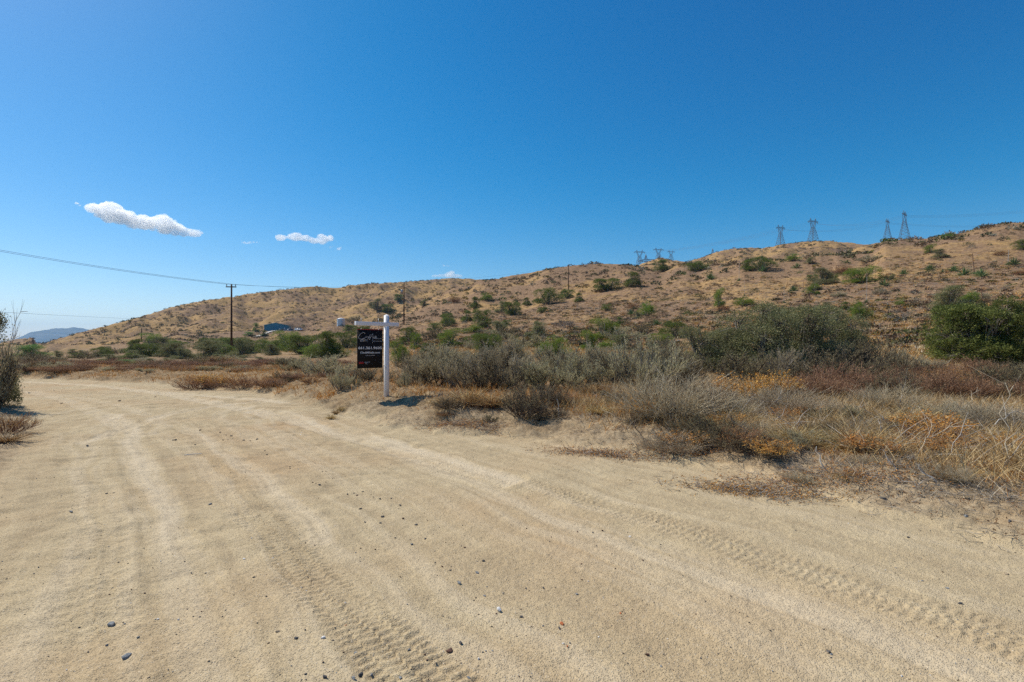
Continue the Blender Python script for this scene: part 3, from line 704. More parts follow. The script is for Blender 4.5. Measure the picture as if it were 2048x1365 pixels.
def rotz(a): c, s = math.cos(a), math.sin(a); return np.array([(c, -s, 0), (s, c, 0), (0, 0, 1.0)])
white_paint = plain("white_painted_wood", (0.78, 0.78, 0.80), 0.45, var=0.05)
steel = plain("galvanised_steel", (0.42, 0.43, 0.44), 0.4, 0.7)
black = plain("black_vinyl", (0.016, 0.015, 0.017), 0.8, spec=0.12, var=0.1)
ink = plain("white_print", (0.72, 0.72, 0.72), 0.5, var=0.02); redp = plain("red_print", (0.35, 0.02, 0.02), 0.5)

# ------------------------------------------------------------------ the estate agent's sign
def build_sign():
    x, y, z = hit(773, 793, 6, 30); S = y / 12.0
    t = put(empty("yard_sign", (x, y, z), 0, (S, S, S)), "white wooden yard sign post with a black hanging panel on the sandy bank", "sign")
    a = math.radians(40); ux = np.array([math.cos(a), math.sin(a), 0]); R = rotz(a)      # local x runs along the arm, to the right and away
    H = 1.91
    b = B(); b.box((-0.045, -0.045, -0.25), (0.045, 0.045, H - 0.02)); 
    b.add([(-0.045, -0.045, H - 0.02), (0.045, -0.045, H - 0.02), (0.045, 0.045, H - 0.02), (-0.045, 0.045, H - 0.02), (0, 0, H + 0.012)], [(0, 1, 4, 4), (1, 2, 4, 4), (2, 3, 4, 4), (3, 0, 4, 4)])
    def part(nm, me, parent=t):
        o = link(nm, me, parent)
        if parent is t: o.rotation_euler = (0, 0, a)
        return o
    part("post", b.mesh("post", white_paint))
    part("arm", B().box((-0.76, -0.047, H - 0.27), (0.30, 0.047, H - 0.18)).mesh("arm", white_paint, bevel=0.008))
    for hx in (-0.62, -0.20):
        h = B(); h.bar((hx, 0, H - 0.34), (hx, 0, H - 0.10), 0.006, sides=6); h.bar((hx, -0.012, H - 0.35), (hx, 0.012, H - 0.35), 0.012, sides=8)
        part("hook", h.mesh("hook", steel))
    pz1 = H - 0.345; pz0 = pz1 - 0.895; px0, px1 = -0.715, -0.105
    panel = part("panel", B().box((px0, -0.008, pz0), (px1, 0.008, pz1)).mesh("panel", black))
    f = B(); f.box((px0, -0.0105, pz1 - 0.018), (px1, -0.0082, pz1)); fr = link("top_stripe", f.mesh("top_stripe", redp), panel)
    def text(s, cx, cz, size, width, nm, m=ink, bold=False):
        c = bpy.data.curves.new(nm, 'FONT'); c.body = s; c.size = size; c.align_x = 'CENTER'; c.align_y = 'CENTER'; c.resolution_u = 2
        if bold: c.offset = size * 0.025
        o = bpy.data.objects.new("tmp", c); COL.objects.link(o); bpy.context.view_layer.update()
        me = bpy.data.meshes.new_from_object(o.evaluated_get(bpy.context.evaluated_depsgraph_get())); bpy.data.objects.remove(o)
        n = len(me.vertices); co = np.empty(n * 3, np.float32); me.vertices.foreach_get("co", co); co = co.reshape(-1, 3)
        sc = width / (co[:, 0].max() - co[:, 0].min())
        V = np.stack([co[:, 0] * sc + cx, np.full(n, -0.0125), co[:, 1] + cz], 1).astype(np.float32)
        me.vertices.foreach_set("co", V.ravel()); me.name = nm; me.materials.clear(); me.materials.append(m); me.update()
        return link(nm, me, panel)
    cx = (px0 + px1) / 2
    text("661.361.9605", cx, pz1 - 0.435, 0.082, 0.575, "phone_number", bold=True)
    text("CindiMSells.com", cx, pz1 - 0.54, 0.058, 0.48, "web_address", bold=True)
    text("DRE 01234567", cx, pz1 - 0.605, 0.026, 0.22, "licence_line")
    text("REAL ESTATE", px1 - 0.12, pz1 - 0.278, 0.022, 0.22, "tagline")
    # handwritten name: pen strokes
    def stroke(pts, r, g):
        P = np.array([(px0 + q[0] * 0.61, -0.013, pz1 - q[1] * 0.895) for q in pts]); n = len(P)
        tt = np.linspace(0, n - 1, n * 5)
        out = []
        for v in tt:
            i = min(int(v), n - 2); f = v - i; p0, p1, p2, p3 = P[max(i - 1, 0)], P[i], P[i + 1], P[min(i + 2, n - 1)]
            out.append(0.5 * ((2 * p1) + (-p0 + p2) * f + (2 * p0 - 5 * p1 + 4 * p2 - p3) * f * f + (-p0 + 3 * p1 - 3 * p2 + p3) * f ** 3))
        for q0, q1 in zip(out[:-1], out[1:]):
            if np.linalg.norm(q1 - q0) > 1e-6: g.bar(q0, q1, r, sides=4)
    g = B()
    stroke([(0.30, 0.12), (0.24, 0.09), (0.12, 0.13), (0.05, 0.20), (0.08, 0.255), (0.20, 0.25), (0.31, 0.215)], 0.0042, g)
    stroke([(0.31, 0.215), (0.33, 0.19), (0.34, 0.22), (0.38, 0.19), (0.40, 0.22), (0.44, 0.19), (0.45, 0.22), (0.50, 0.14), (0.49, 0.22), (0.54, 0.19)], 0.003, g)
    stroke([(0.10, 0.30), (0.28, 0.245), (0.12, 0.285), (0.36, 0.275), (0.10, 0.315), (0.30, 0.31), (0.42, 0.30)], 0.003, g)
    stroke([(0.40, 0.27), (0.45, 0.20), (0.47, 0.27), (0.60, 0.12), (0.585, 0.36), (0.60, 0.24), (0.64, 0.21), (0.66, 0.25), (0.70, 0.17), (0.70, 0.25), (0.74, 0.18), (0.75, 0.25), (0.80, 0.23), (0.84, 0.25), (0.90, 0.24), (0.98, 0.245)], 0.0035, g)
    link("handwritten_name", g.mesh("handwritten_name", ink), panel)
    link("red_mark", B().box((px0 + 0.035, -0.0105, pz0 + 0.105), (px0 + 0.155, -0.0083, pz0 + 0.15)).mesh("red_mark", redp), panel)
    text("REALTY", px0 + 0.235, pz0 + 0.136, 0.026, 0.13, "company_line")
    text("office", px0 + 0.215, pz0 + 0.105, 0.018, 0.07, "small_print")
    # ribbon tied round the post
    g = B()
    for k in range(10):
        a0, a1 = k * 0.628, (k + 1) * 0.628
        q = lambda an: (max(-0.05, min(0.05, 0.075 * math.cos(an))), max(-0.05, min(0.05, 0.075 * math.sin(an))), 0.735 + 0.006 * math.sin(an * 2))
        g.bar(q(a0), q(a1), 0.007, sides=6)
    for (dx, dz) in ((-0.03, 0.05), (0.035, 0.045), (-0.02, -0.11), (0.02, -0.08)):
        g.bar((-0.052, -0.03, 0.735), (-0.052 + dx * 0.6, -0.055, 0.735 + dz), 0.008, 0.004, sides=5)
    part("ribbon", g.mesh("ribbon", white_paint))
build_sign()

# ------------------------------------------------------------------ wooden power poles
def wood_mat():
    m, t = mat("creosoted_wood"); g = N(t, "ShaderNodeTexCoord")
    mp = N(t, "ShaderNodeMapping"); L(t, g.outputs['Object'], mp.inputs[0]); mp.inputs['Scale'].default_value = (8, 8, 0.5)
    n = noise(t, mp.outputs[0], 3, 5, 0.7)
    bsdf(t, ramp(t, n, [(0.3, (0.035, 0.018, 0.010)), (0.7, (0.13, 0.065, 0.035))]), 0.85, 0, 0.2); return m
wood = wood_mat(); porcelain = plain("brown_porcelain", (0.10, 0.06, 0.05), 0.3); yellow = plain("yellow_reflector", (0.65, 0.38, 0.03), 0.5)
aluminium = plain("grey_aluminium", (0.35, 0.36, 0.38), 0.45, 0.5)
def pole(px, py, top, label, group=None, arm=1.2, D=None, r=0.15, rot=0.0, bands=False, can=False, xyz=None, low=0.45):
    if xyz: x, y, z, Hh = xyz
    else:
        if D is None: x, y, z = hit(px, py, 20)
        else: y = D; x = (px - CX) / F * D; z = h1(x, y)
        Hh = zof(y, top) - z
    t = put(empty("utility_pole", (x, y, z), rot), label, "power pole", group)
    link("shaft", B().bar((0, 0, -1), (0, 0, Hh), r, r * 0.68, sides=12).mesh("shaft", wood, True), t)
    ends = []
    if arm:
        link("crossarm", B().box((-arm / 2, -0.19, Hh - low), (arm / 2, -0.08, Hh - low + 0.14)).mesh("crossarm", wood), t)
        for s_ in (-1, 1):
            b = B(); b.bar((s_ * (arm / 2 - 0.1), -0.13, Hh - low + 0.14), (s_ * (arm / 2 - 0.1), -0.13, Hh - low + 0.26), 0.025, sides=6)
            b.lathe([(0.03, 0), (0.075, 0.03), (0.05, 0.07), (0.08, 0.1), (0.03, 0.17), (0.0, 0.175)], (s_ * (arm / 2 - 0.1), -0.13, Hh - low + 0.24), 10)
            link("insulator", b.mesh("insulator", porcelain, True), t)
            c, s2 = math.cos(rot), math.sin(rot); lx, ly = s_ * (arm / 2 - 0.1), -0.13
            ends.append((x + lx * c - ly * s2, y + lx * s2 + ly * c, z + Hh - low + 0.42))
    else: ends = [(x, y, z + Hh)]
    if bands:
        for q in (0.35, 0.62, 0.89): link("marker_band", B().lathe([(r * 1.06, q), (r * 1.06, q + 0.10)], (0, 0, 0), 14).mesh("marker_band", yellow, True), t)
    if can:
        b = B(); b.lathe([(0.0, Hh - 2.75), (0.26, Hh - 2.72), (0.27, Hh - 1.75), (0.22, Hh - 1.66), (0.0, Hh - 1.62)], (-0.48, -0.1, 0), 16)
        o = link("transformer", b.mesh("transformer", aluminium, True), t)
        b = B(); b.bar((-0.48, -0.1, Hh - 1.62), (-0.48, -0.1, Hh - 1.42), 0.05, 0.03, 8); link("bushing", b.mesh("bushing", porcelain, True), o)
        link("lower_crossarm", B().box((-0.7, -0.2, Hh - 1.35), (0.7, -0.09, Hh - 1.23)).mesh("lower_crossarm", wood), t)
    return ends
wire_m = plain("weathered_cable", (0.06, 0.065, 0.07), 0.5, 0.4)
def wire(nm, pairs, label, sag=1.0, r=0.02, group=None, cat="power line", m=None):
    g = G(); R = np.random.default_rng(1)
    for a, b in pairs:
        t = np.linspace(0, 1, 24)[:, None]; P = np.array(a) * (1 - t) + np.array(b) * t; P[:, 2] -= sag * 4 * (t * (1 - t))[:, 0]
        tubes(g, P[None], r, r, R, 5)
    o = link(nm, g.mesh(nm, [m or wire_m])); put(o, label, cat, group); return o
eA = pole(463, 713, 569, "brown power pole with a crossarm and yellow bands at its foot", arm=1.35, D=71, bands=True, rot=math.radians(8))
eB = pole(808, 648, 566, "thin brown power pole carrying a grey transformer, right of the sign", arm=0, D=123, can=True, r=0.17)
eC = pole(1137, 588, 531, "plain dark power pole standing on the slope above the sage", arm=0, D=176, r=0.17)
eD = pole(283, 684, 657, "short dark pole alone at the foot of the left hill", arm=0, r=0.2)
eE = pole(66, 700, 675, "small far pole with crossarm above the lime green tree", arm=2.0, D=215, r=0.2, low=0.6)
eQ = pole(0, 0, 0, "brown power pole beside the road, out of view at the left", xyz=(-62, 38, h1(-62, 38), 13.0), rot=math.radians(50))
wire("overhead_wire", [(eQ[0], eA[0]), (eQ[1], eA[1])], "pair of dark wires from the upper left to the pole with yellow bands", 0.7, 0.016)
wire("overhead_wire", [(eA[0], eB[0]), (eA[1], (eB[0][0], eB[0][1], eB[0][2] - 0.35))], "pair of thin wires running right from the pole with yellow bands", 0.7, 0.013)
wire("overhead_wire", [(eB[0], eC[0])], "thin wire between the transformer pole and the pole on the slope", 0.8, 0.013)
wire("overhead_wire", [(((-200 - CX) / F * 110, 110, zof(110, 613)), ((345 - CX) / F * 470, 470, zof(470, 640)))], "single low wire crossing the pale sky left of the hill", 0.6, 0.035)

# ------------------------------------------------------------------ lattice transmission towers
tower_m = plain("tower_steel", (0.13, 0.135, 0.15), 0.8, 0.1, 0.2)
def make_tower():
    parts = {}
    def hw(z): return 0.155 * (1 - z / 0.66) + 0.042 * (z / 0.66)
    b = B(); lv = [0, 0.13, 0.25, 0.36, 0.45, 0.53, 0.60, 0.66]; r = 0.0040
    cs = [(-1, -1), (1, -1), (1, 1), (-1, 1)]
    for z0, z1 in zip(lv[:-1], lv[1:]):
        for k in range(4):
            (sx, sy), (tx, ty) = cs[k], cs[(k + 1) % 4]; a, c = hw(z0), hw(z1)
            b.bar((sx * a, sy * a, z0), (sx * c, sy * c, z1), r * 1.25)
            b.bar((sx * a, sy * a, z0), (tx * c, ty * c, z1), r * 0.7); b.bar((tx * a, ty * a, z0), (sx * c, sy * c, z1), r * 0.7)
            b.bar((sx * c, sy * c, z1), (tx * c, ty * c, z1), r * 0.7)
    parts["lattice_body"] = b.mesh("lattice_body", tower_m)
    for s_ in (-1, 1):
        b = B(); n = 5
        for k in range(n):
            t0, t1 = k / n, (k + 1) / n
            def c_(t, i, j): return (s_ * (0.03 + 0.085 * t) + i * 0.018 * (1 - 0.3 * t), j * (0.042 - 0.022 * t), 0.66 + 0.21 * t)
            for i, j in ((-1, -1), (1, -1), (1, 1), (-1, 1)): b.bar(c_(t0, i, j), c_(t1, i, j), r)
            b.bar(c_(t0, -1, -1), c_(t1, 1, -1), r * 0.7); b.bar(c_(t0, 1, 1), c_(t1, -1, 1), r * 0.7)
        for i, j in ((-1, -1), (1, -1), (1, 1), (-1, 1)): b.bar((s_ * 0.115 + i * 0.016, j * 0.02, 0.91), (s_ * 0.115, 0, 1.0), r)
        parts["fork_arm" if s_ < 0 else "fork_arm."] = b.mesh("fork_arm", tower_m)
    b = B(); n = 12
    for k in range(n):
        x0, x1 = -0.23 + 0.46 * k / n, -0.23 + 0.46 * (k + 1) / n
        f = lambda x: 0.905 if abs(x) < 0.15 else 0.905 - 0.03 * (abs(x) - 0.15) / 0.08
        for j in (-0.02, 0.02): b.bar((x0, j, 0.87), (x1, j, 0.87), r); b.bar((x0, j, f(x0)), (x1, j, f(x1)), r); b.bar((x0, j, 0.87 if k % 2 else f(x0)), (x1, j, f(x1) if k % 2 else 0.87), r * 0.7)
        b.bar((x0, -0.02, 0.87), (x1, 0.02, 0.87), r * 0.7)
    parts["bridge"] = b.mesh("bridge", tower_m)
    for k, x in enumerate((-0.22, 0.0, 0.22)):
        b = B(); b.bar((x - 0.02, 0, 0.87), (x, 0, 0.815), 0.004); b.bar((x + 0.02, 0, 0.87), (x, 0, 0.815), 0.004); parts["insulator" + "." * k] = b.mesh("insulator", tower_m)
    return parts
TP = make_tower()
def tower(px, top, D, label, group="lattice transmission towers behind the ridge", rz=0.35, hmul=1.0, thick=1):
    x = (px - CX) / F * D; z = h1(x, D); Hh = zof(D, top) - z
    s = Hh; t = put(empty("transmission_tower", (x, D, z), rz, (s * hmul, s * hmul, s)), label, "transmission tower", group)
    for pn, me in TP.items(): link(pn.strip("."), me, t)
    c, s_ = math.cos(rz), math.sin(rz)
    return [(x + q * s * hmul * c, D + q * s * hmul * s_, z + 0.815 * s) for q in (-0.22, 0, 0.22)]
t1 = tower(1809, 422, 850, "tallest lattice tower, farthest right on the ridge", rz=0.7, hmul=0.95)
t2 = tower(1775, 438, 1000, "lattice tower just left of the tallest one", rz=0.7)
t3 = tower(1626, 437, 1000, "lattice tower above the dark rounded hump", rz=0.35, hmul=1.05)
t4 = tower(1561, 450, 1050, "lattice tower at the left end of the rounded hump", rz=0.35)
t5 = tower(1279, 500, 1550, "lattice tower left of the pointed peak", rz=0.2, hmul=1.3)
t6 = tower(1317, 496, 1550, "lattice tower right above the tip of the pointed peak", rz=0.2, hmul=1.5)
t7 = tower(1342, 501, 1550, "lattice tower on the right shoulder of the pointed peak", rz=0.2, hmul=1.4)
t8 = tower(1437, 498, 1900, "tiny far lattice tower peeping over the ridge between the two groups", rz=0.2, hmul=1.0)
t9 = tower(1305, 510, 1900, "tiny far lattice tower left behind the pointed peak", rz=0.2, hmul=1.2)
def pts_(px, py, D): return [((px - CX + q) / F * D, D, zof(D, py + q * 0.15)) for q in (-9, 0, 9)]
far_wire = plain("far_cable", (0.16, 0.17, 0.19), 0.95, 0.0, 0.0)
for a, b, lb in ((t5, t4, "faint cables from the tower left of the peak to the hump"), (t4, t2, "faint cables across the sky from the hump to the right tower pair"), (t2, pts_(2150, 442, 1000), "faint cables leaving the second tower to the right"),
                 (t6, t3, "faint cables from the peak to the tower above the hump"), (t3, t1, "faint cables from the hump to the tallest tower"), (t1, pts_(2250, 395, 800), "faint cables leaving the tallest tower to the right edge")):
    wire("transmission_cable", list(zip(a, b)), lb, 9.0, 0.07, "transmission cables over the ridge", "cable", far_wire)

# ------------------------------------------------------------------ blue shed, tank, vehicles, drive
teal = plain("blue_sheet_metal", (0.05, 0.22, 0.31), 0.5, 0.0, var=0.08); tealroof = plain("pale_blue_roof_sheet", (0.25, 0.42, 0.46), 0.4)
whitem = plain("white_enamel", (0.75, 0.75, 0.74), 0.35, var=0.03); glassm = plain("dark_car_glass", (0.02, 0.025, 0.03), 0.08, spec=0.6); tyrem = plain("black_rubber", (0.02, 0.02, 0.02), 0.8)
def shed():
    D = 286.0; x = (551.5 - CX) / F * D; z = 10.4
    t = put(empty("steel_shed", (x, D, z), math.radians(13)), "blue sheet metal shed with a low gable on the pad below the hill", "shed")
    w, ln, e, p = 6.0, 11.0, 4.1, 5.4
    b = B(); b.add([(-w, 0, -0.5), (w, 0, -0.5), (w, ln, -0.5), (-w, ln, -0.5), (-w, 0, e), (w, 0, e), (w, ln, e), (-w, ln, e), (0, 0, p), (0, ln, p)], [(0, 1, 5, 4), (4, 5, 8, 8), (1, 2, 6, 5), (2, 3, 7, 6), (7, 9, 6, 6), (3, 0, 4, 7)])
    walls = link("wall", b.mesh("wall", teal), t)
    b = B()
    for k in range(24): xx = -w + 0.25 + k * 0.5; b.box((xx - 0.03, -0.035, -0.3), (xx + 0.03, -0.003, e - 0.02))
    link("wall_ribs", b.mesh("wall_ribs", teal), walls)
    b = B()
    for s_ in (-1, 1):
        q = np.array([(0, -0.25, p + 0.16), (s_ * (w + 0.3), -0.25, e + 0.09), (s_ * (w + 0.3), ln + 0.25, e + 0.09), (0, ln + 0.25, p + 0.16)]); V = np.concatenate([q, q - np.array([0, 0, 0.14])])
        b.add(V, [(0, 1, 2, 3) if s_ < 0 else (3, 2, 1, 0), (4, 7, 6, 5) if s_ < 0 else (5, 6, 7, 4), (0, 4, 5, 1), (1, 5, 6, 2), (2, 6, 7, 3)])
    link("roof", b.mesh("roof", tealroof), t)
    link("vent", B().box((4.4, -0.08, 1.9), (4.9, -0.004, 2.7)).mesh("vent", whitem), t)
shed()
def car(px, py, D, rz, label, suv=1.0, zz=None):
    x = (px - CX) / F * D; z = h1(x, D) if zz is None else zz
    t = put(empty("parked_car", (x, D, z), rz, (1.05, 1.05, 1.05)), label, "car", "white vehicles parked by the blue shed")
    L_, W = 4.6, 0.92
    st = [(-2.3, 0.45, 0.75), (-2.2, 0.35, 0.95), (-1.2, 0.3, 1.02), (0.9, 0.3, 1.05), (2.1, 0.32, 1.0), (2.3, 0.45, 0.8)]
    V = []; 
    for (yy, zb, zt) in st:
        k = 0.9 if abs(yy) > 2.1 else 1.0
        V += [(-W * k, yy, zb), (W * k, yy, zb), (W * k, yy, zt * 0.8), (W * k * 0.93, yy, zt), (-W * k * 0.93, yy, zt), (-W * k, yy, zt * 0.8)]
    Q = [(i * 6 + j, i * 6 + (j + 1) % 6, (i + 1) * 6 + (j + 1) % 6, (i + 1) * 6 + j) for i in range(5) for j in range(6)]
    Q += [(0, 5, 2, 1), (5, 4, 3, 2), (30, 31, 32, 35), (35, 32, 33, 34)]
    body = link("body", B().add(V, Q).mesh("body", whitem, bevel=0.03), t)
    r0, r1, hz = (-1.15, 1.9, 1.02), (-0.45, 1.65, 1.02 + 0.55 * suv), 0
    cab = [(-0.84, -1.2, 1.0), (0.84, -1.2, 1.0), (0.84, 1.9, 1.0), (-0.84, 1.9, 1.0), (-0.66, -0.45, 1.0 + 0.56 * suv), (0.66, -0.45, 1.0 + 0.56 * suv), (0.66, 1.6, 1.0 + 0.56 * suv), (-0.66, 1.6, 1.0 + 0.56 * suv)]
    link("window_band", B().add(cab, [(0, 1, 5, 4), (1, 2, 6, 5), (2, 3, 7, 6), (3, 0, 4, 7)]).mesh("window_band", glassm), t)
    link("roof", B().box((-0.70, -0.5, 1.0 + 0.555 * suv), (0.70, 1.65, 1.06 + 0.56 * suv)).mesh("roof", whitem, bevel=0.02), t)
    for sx in (-1, 1):
        for sy in (-1.4, 1.4):
            w_ = link("wheel", B().bar((sx * 0.72, sy, 0.34), (sx * 0.95, sy, 0.34), 0.34, sides=16).mesh("wheel", tyrem), t)
            link("rim", B().bar((sx * 0.951, sy, 0.34), (sx * 0.965, sy, 0.34), 0.2, sides=12).mesh("rim", steel), w_)
        link("headlight", B().box((sx * 0.68 - 0.16, -2.31, 0.66), (sx * 0.68 + 0.16, -2.24, 0.82)).mesh("headlight", steel, bevel=0.01), t)
car(562, 663, 279, math.radians(-20), "white car parked in front of the right part of the blue shed", zz=10.4)
car(579, 662, 280, math.radians(-28), "white car parked just right of the blue shed", 1.3, zz=10.45)
car(597, 661, 276, math.radians(60), "white car half hidden behind the green shrubs right of the shed", 1.0, zz=11.0)
def tank():
    x, D, z = -83.5, 250.0, 12.1
    t = put(empty("water_tank", (x, D, z), 0), "round white water tank on the bare rise behind the sign", "water tank")
    r, h = 1.9, 3.8; prof = [(r, -0.3)]
    for k in range(16): prof += [(r, h * k / 16), (r + 0.035, h * (k + 0.5) / 16)]
    m, tt = mat("corrugated_tank_steel"); g = N(tt, "ShaderNodeTexCoord"); n = noise(tt, g.outputs['Object'], 1.2, 4, 0.7); bsdf(tt, ramp(tt, n, [(0.3, (0.48, 0.50, 0.52)), (0.7, (0.68, 0.69, 0.70))]), 0.38, 0.35, 0.5)
    shell = link("shell", B().lathe(prof + [(r, h)], sides=40).mesh("shell", m, True), t)
    link("roof", B().lathe([(r + 0.06, h - 0.03), (r + 0.06, h + 0.05), (0.4, h + 0.5), (0.0, h + 0.52)], sides=40).mesh("roof", whitem, True), t)
    b = B(); 
    for s_ in (-0.2, 0.2): b.bar((1.2 + s_, -1.85, 0), (1.2 + s_, -1.85, h + 0.3), 0.03)
    for k in range(12): b.bar((1.0, -1.85, 0.3 + k * 0.32), (1.4, -1.85, 0.3 + k * 0.32), 0.02)
    link("ladder", b.mesh("ladder", steel), t)
tank()
def drive():
    pts = [(508, 676), (577, 668.5)]; m = plain("pale_concrete", (0.55, 0.52, 0.47), 0.85, var=0.1)
    a = np.array(hit(505, 676, 100)); b_ = np.array(((576 - CX) / F * 268, 268, h1((576 - CX) / F * 268, 268)))
    n = 24; V = []
    for k in range(n):
        p = a * (1 - k / (n - 1)) + b_ * k / (n - 1)
        for q in (0, 5.0 + 2.5 * k / n):
            V.append((p[0] - q * 0.15, p[1] + q, 0))
    V = np.array(V); V[:, 2] = np.maximum(height(V[:, 0], V[:, 1]), 0) + 0.35
    Q = [(2 * k, 2 * k + 2, 2 * k + 3, 2 * k + 1) for k in range(n - 1)]
    me = mesh_np("driveway", V, Q, None, [m]); put(link("driveway", me), kind='structure')
drive()
